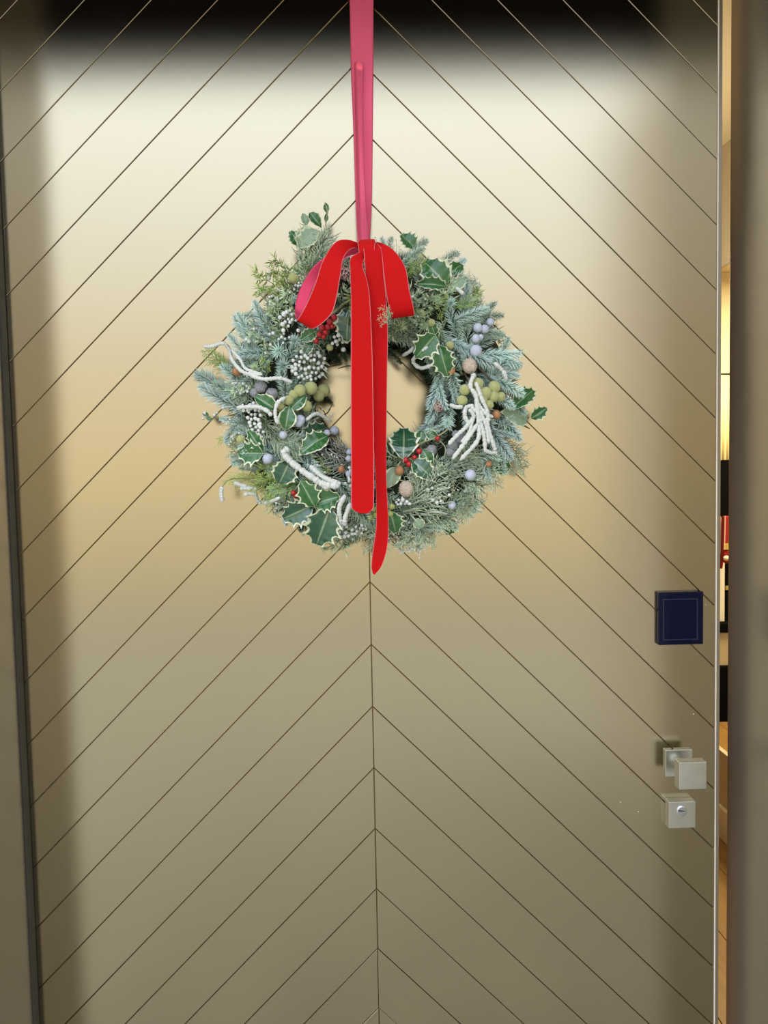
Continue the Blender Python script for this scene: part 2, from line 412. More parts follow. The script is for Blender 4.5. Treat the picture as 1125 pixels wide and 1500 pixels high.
obj('curtain_rail', mb.mesh('curtain_rail', M['dark']), None, label='thin dark rail above the yellow curtain', cat='curtain rail')
# black screen with a rounded outline, on a cabinet run
YS = 3.0
def rounded_panel(px0, px1, py0, py1, yf, th, r, m):
    a = at(px0, py0, yf); b = at(px1, py1, yf); P = []
    for cx, cz, s0 in ((b.x-r, a.z-r, 0), (a.x+r, a.z-r, 1), (a.x+r, b.z+r, 2), (b.x-r, b.z+r, 3)):
        for k in range(7):
            w = PI/2*(s0+k/6); P.append((cx+r*math.cos(w), cz+r*math.sin(w)))
    n = len(P); V = [(x, yf, z) for x, z in P]+[(x, yf+th, z) for x, z in P]
    return mesh_of('panel', V, [tuple(range(n)), tuple(range(2*n-1, n-1, -1))]+[(i, n+i, n+(i+1) % n, (i+1) % n) for i in range(n)], m)
me = rounded_panel(1052, 1110, 674, 755.5, YS, 0.04, 0.035, M['black'])
obj('screen', me, None, label='black screen with rounded corners seen through the gap, above the red stockings', cat='screen')
# mantel shelf legs: cream surround, black side post, black shelf, tan cabinet, black opening
seen('fire_surround', 1046, 1061.8, 756, 912.5, YS+0.05, 0.10, M['white_in'], 'cream upright surround panel behind the red stockings', 'fireplace', 0.002)
po = seen('side_post', 1062.6, 1075, 756, 912.5, YS+0.051, 0.10, M['black'], 'black upright post at the right of the cream surround', 'post', 0.002)
bnd = at(1066, 860, YS+0.038)
mb = MB(); q0, q1 = at(1062.6, 858, YS+0.049), at(1074, 864, YS+0.049); mb.box((q0.x, YS+0.047, q1.z), (q1.x, YS+0.0508, q0.z), 0, 0.001)
obj('post_band', mb.mesh('post_band', mat('brass', (0.55, 0.40, 0.10), 0.3, 0.8)), po, label='brass band')
po.children[0].location = (0, 0, 0)
seen('low_shelf', 1046, 1090, 913.5, 926, YS-0.02, 0.30, M['black'], 'thin black shelf below the cream surround', 'shelf', 0.002)
seen('tan_cabinet', 1046, 1090, 926.6, 974.5, YS, 0.30, M['tan'], 'tan cabinet front between the black shelf and the black box', 'cabinet', 0.002)
seen('black_box', 1046, 1090, 976.5, 1125, YS-0.03, 0.33, M['black'], 'large black box standing low behind the gap', 'box', 0.004)
# stockings
M['red_wool'] = mat('red_wool', (0.28, 0.005, 0.005), 0.9); M['fur'] = mat('cream_fur', (0.85, 0.74, 0.52), 0.95, bump=(300, 0.6, 0.003)); M['gold_cloth'] = mat('gold_cloth', (0.50, 0.34, 0.06), 0.5)
def stocking(px0, px1, py0, py1, yf, label, toe):
    a = at(px0, py0, yf); b = at(px1, py1, yf); w = b.x-a.x; h = a.z-b.z; th = 0.03
    t = empty('stocking', (a.x+w/2, yf, b.z), label, 'stocking', group='stockings below the screen')
    P = [(0, h), (w, h), (w, h*0.28), (w*1.15, h*0.12), (w*0.9, 0), (w*0.2, h*0.02), (-w*0.12, h*0.14), (0, h*0.35)]
    V = [(a.x+x, yf, b.z+z) for x, z in P]+[(a.x+x, yf+th, b.z+z) for x, z in P]; n = 8
    o = obj('sock_body', mesh_of('sock', V, [tuple(range(n-1, -1, -1)), tuple(range(n, 2*n))]+[(i, (i+1) % n, n+(i+1) % n, n+i) for i in range(n)], M['red_wool']), t)
    bv = o.modifiers.new('b', 'BEVEL'); bv.width = 0.008; bv.segments = 2
    mb = MB(); mb.box((a.x-0.003, yf-0.004, b.z+h*0.30), (a.x+w*1.02, yf-0.0005, b.z+h*0.43), 0, 0.001)
    if toe:
        obj('gold_band', mb.mesh('gold_band', M['gold_cloth']), t, label='gold band')
        mb = MB(); mb.ball((a.x+w*0.5, yf, b.z+h*0.12), w*0.62, 12, sc=(1, 0.7, 0.8)); obj('fur_toe', mb.mesh('fur_toe', M['fur'], True), t, label='cream fur end')
    mb = MB(); mb.tube([(a.x+w*0.1, yf-0.006, b.z+h), (a.x+w*0.05, yf-0.006, b.z+h*0.6), (a.x+w*-0.02, yf-0.006, b.z+h*0.3)], 0.004, 8)
    obj('cord', mb.mesh('cord', mat('pale_cord', (0.8, 0.45, 0.32), 0.8)), t)
stocking(1054.5, 1059.5, 756, 834, YS+0.012, 'slim red stocking at the left under the black screen', False)
stocking(1060.5, 1068, 756, 826, YS-0.035, 'red stocking with gold band and cream fur end under the screen', True)

def area(name, loc, rot, size, power, col):
    l = bpy.data.lights.new(name, 'AREA'); l.shape = 'RECTANGLE'; l.size = size[0]; l.size_y = size[1]; l.energy = power; l.color = col
    o = bpy.data.objects.new(name, l); C.objects.link(o); o.location = loc; o.rotation_euler = rot
    return o
area('ceiling_light', (2.4, 2.4, h_c-0.05), (0, 0, 0), (0.8, 0.8), 90, (1.0, 0.86, 0.55))
pl = bpy.data.lights.new('hall_fill', 'POINT'); pl.energy = 13; pl.color = (1.0, 0.90, 0.68); pl.shadow_soft_size = 0.12  # added lamp with no fixture, brightens the hall ceiling and side wall
po_ = bpy.data.objects.new('hall_fill', pl); C.objects.link(po_); po_.location = (0.92, 1.25, 2.05)

# ------------------------------------------------------------------ wreath materials
M['fir'] = grad_mat('fir_needles', (0.03, 0.08, 0.04), (0.76, 0.94, 0.78), 0.55, var=0.22)
M['fir_blue'] = grad_mat('fir_needles_blue', (0.035, 0.09, 0.065), (0.76, 0.95, 0.87), 0.55, var=0.2)
M['fir_shaded'] = grad_mat('fir_needles_shaded', (0.008, 0.02, 0.009), (0.11, 0.20, 0.12), 0.5, var=0.25)  # fir copy darkened to stand for shade in the gaps
M['filler'] = grad_mat('filler_needles_shaded', (0.004, 0.009, 0.004), (0.06, 0.11, 0.055), 0.6)  # near-black green puts the shade between sprigs into the colour
M['juniper'] = grad_mat('juniper_needles', (0.035, 0.085, 0.02), (0.74, 0.90, 0.58), 0.5, var=0.22)
M['juniper_yellow'] = grad_mat('juniper_yellow_green', (0.09, 0.17, 0.02), (0.62, 0.76, 0.26), 0.5, var=0.2)
M['cedar'] = grad_mat('cedar_frost', (0.03, 0.07, 0.02), (0.74, 0.86, 0.64), 0.6, var=0.2)
M['lime'] = grad_mat('cypress_lime', (0.13, 0.26, 0.02), (0.62, 0.76, 0.26), 0.5, var=0.15)
M['silver'] = grad_mat('silver_foliage', (0.10, 0.10, 0.07), (0.72, 0.74, 0.64), 0.8, var=0.15)
M['twig'] = mat('twig_bark', (0.11, 0.075, 0.045), 0.85, var=(60, 0.4))
M['twig_pale'] = mat('twig_pale', (0.36, 0.36, 0.20), 0.8)
M['white_berry'] = mat('white_berry', (0.84, 0.86, 0.82), 0.6, bump=(200, 0.3, 0.001))
M['grey_berry'] = mat('grey_blue_berry', (0.62, 0.66, 0.76), 0.7, bump=(6, 0.3, 0.04), var=(4, 0.2))
M['red_berry'] = mat('red_berry', (0.50, 0.012, 0.015), 0.2, coat=0.4)
M['olive_ball'] = mat('olive_seed_ball', (0.60, 0.62, 0.24), 0.95, bump=(16, 0.5, 0.04), var=(14, 0.55), sheen=0.3)
M['grey_pod'] = mat('grey_pod', (0.40, 0.40, 0.42), 0.85, bump=(5, 0.5, 0.05), var=(4, 0.45))
M['walnut'] = mat('walnut_shell', (0.74, 0.60, 0.46), 0.65, bump=(5, 0.5, 0.06), var=(6, 0.35))
M['hazel'] = mat('hazelnut_shell', (0.46, 0.22, 0.09), 0.35, var=(3, 0.35))
M['green_olive'] = mat('green_olive_berry', (0.45, 0.50, 0.15), 0.4)
M['catkin'] = mat('catkin_wool', (0.84, 0.86, 0.78), 0.95, bump=(700, 0.9, 0.002), sheen=0.3)
M['cone'] = mat('cone_scale', (0.05, 0.028, 0.015), 0.75, var=(80, 0.4))
M['cone_pink'] = grad_mat('cone_scale_pale', (0.05, 0.025, 0.012), (0.72, 0.50, 0.44), 0.7, var=0.3)
M['moss'] = mat('shaded_moss', (0.035, 0.042, 0.02), 0.95, var=(90, 0.5))  # moss colour taken down to stand for shade inside the wreath

def leaf_mat(name, c0, c1, margin, width, rough=0.22, coat=0.4):
    m = bpy.data.materials.new(name); m.use_nodes = True
    n = m.node_tree; b = n.nodes['Principled BSDF']; L = n.links
    b.inputs['Roughness'].default_value = rough; b.inputs['Coat Weight'].default_value = coat; b.inputs['Coat Roughness'].default_value = 0.15
    a = n.nodes.new('ShaderNodeAttribute'); a.attribute_name = 'lv'      # x along the blade, y across (-1..1), z closeness to the margin
    sp = n.nodes.new('ShaderNodeSeparateXYZ'); L.new(a.outputs['Vector'], sp.inputs[0])
    nz = n.nodes.new('ShaderNodeTexNoise'); nz.inputs['Scale'].default_value = 4.5; nz.inputs['Detail'].default_value = 3
    oi = n.nodes.new('ShaderNodeObjectInfo'); ad = n.nodes.new('ShaderNodeVectorMath'); ad.operation = 'ADD'
    mu = n.nodes.new('ShaderNodeVectorMath'); mu.operation = 'SCALE'; mu.inputs['Scale'].default_value = 9.0
    cb = n.nodes.new('ShaderNodeCombineXYZ'); L.new(oi.outputs['Random'], cb.inputs[0]); L.new(oi.outputs['Random'], cb.inputs[1])
    L.new(cb.outputs[0], mu.inputs[0]); L.new(a.outputs['Vector'], ad.inputs[0]); L.new(mu.outputs[0], ad.inputs[1]); L.new(ad.outputs[0], nz.inputs['Vector'])
    s1 = n.nodes.new('ShaderNodeMath'); s1.operation = 'MULTIPLY_ADD'; s1.inputs[1].default_value = 0.30; L.new(nz.outputs['Fac'], s1.inputs[0]); L.new(sp.outputs['Z'], s1.inputs[2])
    g = n.nodes.new('ShaderNodeMapRange'); g.inputs['From Min'].default_value = 1.10-width; g.inputs['From Max'].default_value = 1.15-width; L.new(s1.outputs[0], g.inputs['Value'])
    base = n.nodes.new('ShaderNodeMix'); base.data_type = 'RGBA'; base.inputs['A'].default_value = (*c0, 1); base.inputs['B'].default_value = (*c1, 1); L.new(nz.outputs['Fac'], base.inputs['Factor'])
    # pale midrib
    ab = n.nodes.new('ShaderNodeMath'); ab.operation = 'ABSOLUTE'; L.new(sp.outputs['Y'], ab.inputs[0])
    rb = n.nodes.new('ShaderNodeMapRange'); rb.inputs['From Min'].default_value = 0.03; rb.inputs['From Max'].default_value = 0.09; rb.inputs['To Min'].default_value = 0.55; rb.inputs['To Max'].default_value = 0.0
    L.new(ab.outputs[0], rb.inputs['Value'])
    m1 = n.nodes.new('ShaderNodeMix'); m1.data_type = 'RGBA'; m1.inputs['B'].default_value = (0.45, 0.55, 0.30, 1)
    L.new(rb.outputs[0], m1.inputs['Factor']); L.new(base.outputs['Result'], m1.inputs['A'])
    m2 = n.nodes.new('ShaderNodeMix'); m2.data_type = 'RGBA'; m2.inputs['B'].default_value = (*margin, 1)
    L.new(g.outputs[0], m2.inputs['Factor']); L.new(m1.outputs['Result'], m2.inputs['A']); L.new(m2.outputs['Result'], b.inputs['Base Color'])
    return m
CREAM = (0.72, 0.76, 0.50)
M['holly'] = leaf_mat('holly_leaf', (0.016, 0.085, 0.022), (0.06, 0.20, 0.05), CREAM, 0.14)
M['holly_blue'] = leaf_mat('holly_leaf_dark_gloss', (0.012, 0.075, 0.030), (0.045, 0.14, 0.065), CREAM, 0.13, 0.12, 1.0)
M['holly_pale'] = leaf_mat('holly_leaf_underside', (0.24, 0.36, 0.22), (0.36, 0.48, 0.33), CREAM, 0.16, 0.5, 0.0)

# ------------------------------------------------------------------ wreath pieces (unit length along +X, facing +Z)
rnd = random.Random(11)
def R(a, b): return rnd.uniform(a, b)
def rdir(): return Vector((R(-1, 1), R(-1, 1), R(-1, 1))).normalized()

def make_leaf(name, spines=5, depth=0.26, fold=0.22, curl=0.12, seed=0):
    r = random.Random(seed); NU = spines*4; NV = 6
    V = []; A = []; Fc = []
    for i in range(NU+1):
        u = i/NU
        w = 0.5*(math.sin(PI*min(1, u*1.02)**0.86))**0.8 if 0 < u < 1 else 0.012
        ph = (i % 4)
        tooth = (1.0 + depth*1.1) if ph == 2 else (1.0-depth*0.35 if ph == 0 else 1.0)
        if u >= 0.97: w = 0.01
        for j in range(-NV//2, NV//2+1):
            v = j/(NV/2)
            ww = w*(tooth if abs(v) > 0.99 else (1+(tooth-1)*0.35 if abs(v) > 0.6 else 1))
            if i == 0 or i == NU: ww = 0.008
            z = fold*abs(v)*w - curl*(u-0.4)**2*1.6 + (0.07 if ph == 2 else -0.03)*(abs(v)**3) + r.uniform(-.008, .008)
            x = u + (0.02 if (ph == 2 and abs(v) > 0.99) else 0)
            V.append((x, v*ww, z)); A.append((u, v, abs(v)**1.0 if 0.04 < u < 0.94 else max(abs(v), 0.96)))
    n = NV+1
    for i in range(NU):
        for j in range(NV): q = i*n+j; Fc.append((q, q+n, q+n+1, q+1))
    # stalk
    k = len(V)
    for x in (-0.14, 0.02):
        for w in range(3): V.append((x, 0.012*math.cos(w*2.09), 0.012*math.sin(w*2.09)-0.03)); A.append((0.5, 1, 1))
    Fc += [(k+w, k+(w+1) % 3, k+3+(w+1) % 3, k+3+w) for w in range(3)]
    return (V, Fc, A)
LEAF = {}
for key, args in {'spiny': (5, 0.30, 0.34, 0.25), 'spiny2': (4, 0.34, 0.40, 0.1), 'mild': (5, 0.16, 0.22, 0.3), 'smooth': (4, 0.02, 0.25, 0.25), 'deep': (4, 0.34, 0.5, 0.5)}.items():
    V, Fc, A = make_leaf(key, *args, seed=hash(key) % 7)
    for mm in ('holly', 'holly_blue', 'holly_pale'):
        LEAF[key, mm] = mesh_of('holly_leaf', V, Fc, M[mm], smooth=True, uv=A)

def fir_mesh(seed, m, n=100, nl=0.26, up=0.9, droop=0.06):
    rr = random.Random(seed); mb = MB()
    ax = catmull([(0, 0, 0), (0.35, rr.uniform(-.03, .03), 0.03), (0.7, rr.uniform(-.05, .05), 0.02), (0.97, rr.uniform(-.07, .07), -droop)], 5)
    mb.tube(ax, [0.014*(1-0.7*i/len(ax)) for i in range(len(ax))], 4, 0.1)
    for i in range(n):
        t = (i+0.5)/n; q = t*(len(ax)-1); k = min(int(q), len(ax)-2); p = ax[k].lerp(ax[k+1], q-k)
        d = (ax[k+1]-ax[k]).normalized()
        w = 2*PI*(i % 5)/5+0.35*(i//5)+rr.uniform(-.12, .12)
        side = Vector((0, math.cos(w), math.sin(w)*0.8+0.25))
        dd = (d*rr.uniform(0.62, 0.8)+side*up).normalized()
        L = nl*(0.72+0.38*math.sin(PI*min(1, t*0.9+0.15)))*rr.uniform(0.9, 1.08)*(1 if t < 0.85 else 0.75)
        mb.spike(p, dd, L, 0.0155, 0.0, rr.uniform(0.75, 1.1))
    return mb.mesh('fir_sprig', [m])
def juniper_mesh(seed, m, berries=0, nb=7, nl=0.205):
    rr = random.Random(seed); mb = MB()
    def br(p, d, L, lvl):
        seg = 4; pts = [p]
        for i in range(seg): d = (d+Vector((rr.uniform(-.2, .2), rr.uniform(-.2, .2), rr.uniform(-.1, .15)))).normalized(); pts.append(pts[-1]+d*L/seg)
        mb.tube(pts, [0.011*(1-0.15*i)/(1+lvl*0.5) for i in range(seg+1)], 3, 0.15)
        for i in range(seg*3+2):
            q = rr.random()*seg; k = min(int(q), seg-1); pp = pts[k].lerp(pts[k+1], q-k); w = rr.uniform(0, 2*PI)
            a = d.cross(Vector((0.1, 0.2, 1))).normalized(); b = d.cross(a)
            dd = (d*0.65+a*math.cos(w)+b*math.sin(w)).normalized()
            mb.spike(pp, dd, nl*rr.uniform(0.7, 1.15), 0.0165, 0.0, rr.uniform(0.6, 1))
        if lvl < 1:
            for i in range(nb-2):
                q = 0.3+(seg-0.4)*i/(nb-2); k = min(int(q), seg-1)
                w = rr.uniform(0, 2*PI); br(pts[k].lerp(pts[k+1], q-k), (d*0.9+Vector((0, math.cos(w), 0.7*math.sin(w)+0.2))).normalized(), L*rr.uniform(.28, .42), lvl+1)
        mb.spike(pts[-1], d, nl, 0.012, 0.3, 1)
    br(Vector((0, 0, 0)), Vector((1, 0, 0)), 0.9, 0)
    for i in range(berries):
        mb.ball((rr.uniform(.2, .9), rr.uniform(-.25, .25), rr.uniform(.05, .2)), 0.036, 6, 1, 1)
    return mb.mesh('juniper_sprig', [m, M['white_berry']])
def star_mesh(seed, m, n=34):
    """a shoot seen end-on: a burst of needles around a bud, facing +Z"""
    rr = random.Random(seed); mb = MB()
    for i in range(n):
        w = 2.399963*i; e = 0.15+1.2*(i/n)
        d = Vector((math.cos(w)*math.cos(e), math.sin(w)*math.cos(e), math.sin(e)))
        mb.spike(Vector((0, 0, 0.1*i/n)), d, rr.uniform(.42, .56), 0.030, 0.25, rr.uniform(.75, 1))
    mb.tube([(0, 0, -0.4), (0, 0, 0.1)], 0.03, 4, 0.2)
    return mb.mesh('juniper_tip', [m])
def spray_mesh(seed, m, nl=7, tipball=0, droop=0.1, fine=0.0135, sub=True):
    """flat feathery cypress / cedar frond made of scaly twiglets"""
    rr = random.Random(seed); mb = MB()
    ax = catmull([(0, 0, 0), (0.3, 0.02, 0.04), (0.65, rr.uniform(-.06, .06), 0.03), (1, rr.uniform(-.1, .1), -droop)], 5)
    mb.tube(ax, [fine*1.2*(1-0.6*i/len(ax)) for i in range(len(ax))], 4, 0.2)
    for i in range(nl*2):
        t = 0.12+0.85*i/(nl*2); q = t*(len(ax)-1); k = min(int(q), len(ax)-2); p = ax[k].lerp(ax[k+1], q-k)
        d = (ax[k+1]-ax[k]).normalized(); s = 1 if i % 2 else -1
        L = 0.46*(1-0.7*t)*rr.uniform(.6, 1.25)+0.06
        dd = (d*0.95+Vector((0, s*0.9, rr.uniform(-.15, .3)))).normalized()
        pts = [p, p+dd*L*0.5+Vector((0, 0, 0.01)), p+dd*L+d*L*0.25+Vector((0, 0, -droop*L))]
        pts = catmull(pts, 3)
        mb.tube(pts, [fine*(1-0.5*j/len(pts)) for j in range(len(pts))], 3, [0.15+0.85*j/len(pts) for j in range(len(pts))])
        if tipball: mb.ball(pts[-1], rr.uniform(.7, 1.2)*tipball, 6, 1, 1)
        if sub:
            for j in range(1, len(pts)):
                for s2 in ((1, -1) if j % 2 else (1,)):
                    if rr.random() < 0.30: continue
                    d2 = (dd+Vector((-dd.y, dd.x, 0))*s2*0.9+Vector((0, 0, rr.uniform(-.2, .3)))).normalized()
                    l2 = L*0.40*rr.uniform(.5, 1.2)
                    mb.tube([pts[j], pts[j]+d2*l2*0.6, pts[j]+(d2+dd*0.3)*l2], [fine*0.6, fine*0.75, fine*0.35], 3, [0.3, 0.8, 1.1], cap=False)
    return mb.mesh('cypress_spray', [m, M['white_berry']])

FIR = [fir_mesh(i, M['fir']) for i in range(3)]; FIRB = [fir_mesh(10+i, M['fir_blue'], 112, 0.24) for i in range(3)]
FIRD = [fir_mesh(20+i, M['fir_shaded'], 120, 0.22) for i in range(3)]
JUN = [juniper_mesh(i, M['juniper'], (0, 4, 0)[i]) for i in range(3)]; JUNY = [juniper_mesh(5+i, M['juniper_yellow'], 0) for i in range(2)]
STAR = [star_mesh(1, M['juniper']), star_mesh(2, M['fir_blue']), star_mesh(3, M['juniper_yellow'])]
CED = [spray_mesh(i, M['cedar']) for i in range(3)]; CEDB = [spray_mesh(8, M['cedar'], 8, 0.030, 0.1, 0.011, False), spray_mesh(9, M['cedar'], 9, 0.026, 0.15, 0.012)]
LIME = [spray_mesh(30+i, M['lime'], 6, 0, 0.1, 0.0125) for i in range(2)]
SILV = [spray_mesh(40+i, M['silver'], 5, 0, 0.35, 0.026, False) for i in range(2)]

# ------------------------------------------------------------------ wreath placing
WC = at(546, 584, -0.05)
wreath = empty('wreath', (WC.x, -0.02, WC.z), 'frosted christmas wreath of fir, variegated holly, nuts and berries hanging on the bronze door', 'wreath')
CX, CY, RM, RT = 546.0, 584.0, 150.0, 72.0
def depth(px, py, lift=0.0):
    r = math.hypot(px-CX, py-CY); t = max(-1, min(1, (r-RM)/RT))
    return -0.045-0.055*math.sqrt(1-t*t)-lift
def sp(px, py, lift=0.0): return at(px, py, depth(px, py, lift))
def m_per_px(y): return (y-CAM.y)/F_PX
CAMY = Vector((0, -1, 0))
def frame(p0, p1, nrm, sy=None, sz=None, roll=0.0):
    X = p1-p0; L = X.length; X = X/L
    N = (nrm-X*nrm.dot(X)).normalized()
    if roll: N = Matrix.Rotation(roll, 3, X) @ N
    Y = N.cross(X)
    a = L; b = sy if sy else L; c = sz if sz else L
    return Matrix(((X.x*a, Y.x*b, N.x*c, p0.x), (X.y*a, Y.y*b, N.y*c, p0.y), (X.z*a, Y.z*b, N.z*c, p0.z), (0, 0, 0, 1)))
def put(name, me, mw, label=None, kind=None):
    return obj(name, me, wreath, mw, label=label, kind=kind)
def leaf(bx, by, tx, ty, w, key='spiny', mm='holly', lift=0.012, tip=0.0, roll=0.0, label=None):
    l0 = math.hypot(tx-bx, ty-by)
    lift += 0.012
    p0 = at(bx, by, depth(bx, by, lift)); p1 = at(tx, ty, depth((bx+tx)/2, (by+ty)/2, lift)-tip)
    mp = m_per_px(p0.y)
    put('holly_leaf', LEAF[key, mm], frame(p0, p1, CAMY+Vector((R(-.25, .25), 0, R(-.1, .35))), w*mp*1.3, l0*mp, roll), label)
def sprig(lst, bx, by, tx, ty, name, lift=0.0, tip=0.01, fat=1.0):
    p0 = sp(bx, by, lift-0.012); p1 = at(tx, ty, depth(min(max((bx+tx)/2, 0), 9999), (by+ty)/2, lift)-tip)
    L = (p1-p0).length
    put(name, rnd.choice(lst), frame(p0, p1, CAMY+Vector((R(-.4, .4), 0, R(-.4, .4))), L*fat, L*fat))
def star(i, px, py, r, lift=0.02):
    p = sp(px, py, lift); s = r*m_per_px(p.y)*2.0
    d = Vector((R(-.3, .3), -1, R(-.3, .3))).normalized()
    put('juniper_tip', STAR[i], Matrix.Translation(p) @ d.to_track_quat('Z', 'X').to_matrix().to_4x4() @ Matrix.Scale(s, 4))

# base ring of bound twigs and a mossy body darkened as the shade inside
ring = MB()
def ringp(a, rad, y, jr=0): 
    q = at(CX+math.cos(a)*(rad+jr), CY+math.sin(a)*(rad+jr), y); return q
for k in range(46):
    a0 = R(0, 2*PI); ln = R(1.0, 2.4); w0 = R(0, 2*PI); rt = R(0.3, 0.85); pts = []
    for i in range(18):
        a = a0+ln*i/17; w = w0+i*0.25
        pts.append(ringp(a, RM-4+math.cos(w)*56*rt, -0.045-0.040*math.sin(w)*rt))
    ring.tube(pts, R(.0014, .0028), 5)
put('twig_ring', ring.mesh('twig_ring', M['twig'], True), None, 'ring of dark bound twigs')
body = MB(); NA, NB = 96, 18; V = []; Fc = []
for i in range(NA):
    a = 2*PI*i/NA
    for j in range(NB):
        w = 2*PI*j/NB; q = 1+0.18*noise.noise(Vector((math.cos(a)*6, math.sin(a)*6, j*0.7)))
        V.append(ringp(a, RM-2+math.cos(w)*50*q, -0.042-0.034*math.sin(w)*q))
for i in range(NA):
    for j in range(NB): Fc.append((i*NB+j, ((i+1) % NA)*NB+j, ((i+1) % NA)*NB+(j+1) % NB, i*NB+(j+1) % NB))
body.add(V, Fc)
put('moss_core', body.mesh('moss_core', M['moss'], True), None, 'mossy core, darkened as the shade inside the wreath')
# uncountable filler needles, darkened to stand for shade between the sprigs
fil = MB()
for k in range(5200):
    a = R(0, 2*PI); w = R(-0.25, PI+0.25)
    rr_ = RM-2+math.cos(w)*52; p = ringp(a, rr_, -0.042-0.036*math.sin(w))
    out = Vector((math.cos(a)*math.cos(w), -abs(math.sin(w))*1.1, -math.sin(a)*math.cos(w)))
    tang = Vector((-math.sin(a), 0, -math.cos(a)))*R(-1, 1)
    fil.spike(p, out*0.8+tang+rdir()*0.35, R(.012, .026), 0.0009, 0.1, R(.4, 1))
put('needle_filler', fil.mesh('needle_filler', M['filler']), None, 'short green needles filling the gaps, darkened as shade between sprigs', 'stuff')

# random undergrowth by sector (angle clockwise from the top)
def region(deg):
    d = deg % 360
    if d < 45: return [('J', 3), ('C', 1), ('F', 2), ('Y', 1)]
    if d < 80: return [('B', 5), ('F', 3), ('J', 2)]
    if d < 115: return [('B', 6), ('F', 3)]
    if d < 140: return [('F', 3), ('C', 3), ('B', 1)]
    if d < 180: return [('C', 5), ('J', 2), ('F', 2)]
    if d < 215: return [('F', 2), ('D', 2), ('C', 2), ('J', 1)]
    if d < 245: return [('C', 3), ('F', 2), ('B', 2)]
    if d < 275: return [('C', 3), ('J', 3), ('B', 2)]
    if d < 310: return [('B', 4), ('J', 4), ('C', 1)]
    if d < 340: return [('J', 4), ('C', 3)]
    return [('C', 3), ('J', 2), ('D', 2)]
TY = {'F': (FIR, 'fir_sprig', 1.0), 'B': (FIRB, 'fir_sprig', 1.0), 'D': (FIRD, 'fir_sprig', 1.0), 'J': (JUN, 'juniper_sprig', 1.0), 'Y': (JUNY, 'juniper_sprig', 1.0), 'C': (CED+CEDB, 'cedar_spray', 1.0)}
def pol(deg, r): a = math.radians(deg); return CX+math.sin(a)*r, CY-math.cos(a)*r
for ringr, cnt, lift, lo, hi in ((108, 34, -0.012, 50, 66), (150, 40, 0.0, 52, 74), (182, 52, -0.004, 48, 66), (130, 28, 0.010, 44, 60), (170, 32, 0.012, 42, 60)):
    for i in range(cnt):
        deg = 360*(i+R(-.4, .4))/cnt; opts = region(deg); k = rnd.choices([o[0] for o in opts], [o[1] for o in opts])[0]
        bx, by = pol(deg, ringr+R(-10, 10)); L = R(lo, hi)
        # lean: along the ring, outwards on the outside, inwards on the inside
        th = math.radians(deg); rad = Vector((math.sin(th), -math.cos(th))); tan = Vector((math.cos(th), math.sin(th)))*(1 if R(0, 1) < .5 else -1)
        o = 1.0 if ringr > 160 else (-0.22 if ringr < 120 else R(-.5, .8))
        d = (rad*o+tan*R(0.5, 1.1)).normalized()
        tx, ty = bx+d.x*L, by+d.y*L
        rr2 = math.hypot(tx-CX, ty-CY)
        lim = 84
        if rr2 < lim: s_ = lim/rr2; tx, ty = CX+(tx-CX)*s_, CY+(ty-CY)*s_
        if rr2 > 228: s_ = 226/rr2; tx, ty = CX+(tx-CX)*s_, CY+(ty-CY)*s_
        ls, nm, fat = TY[k]; sprig(ls, bx, by, tx, ty, nm, lift, R(0.0, .02), fat)

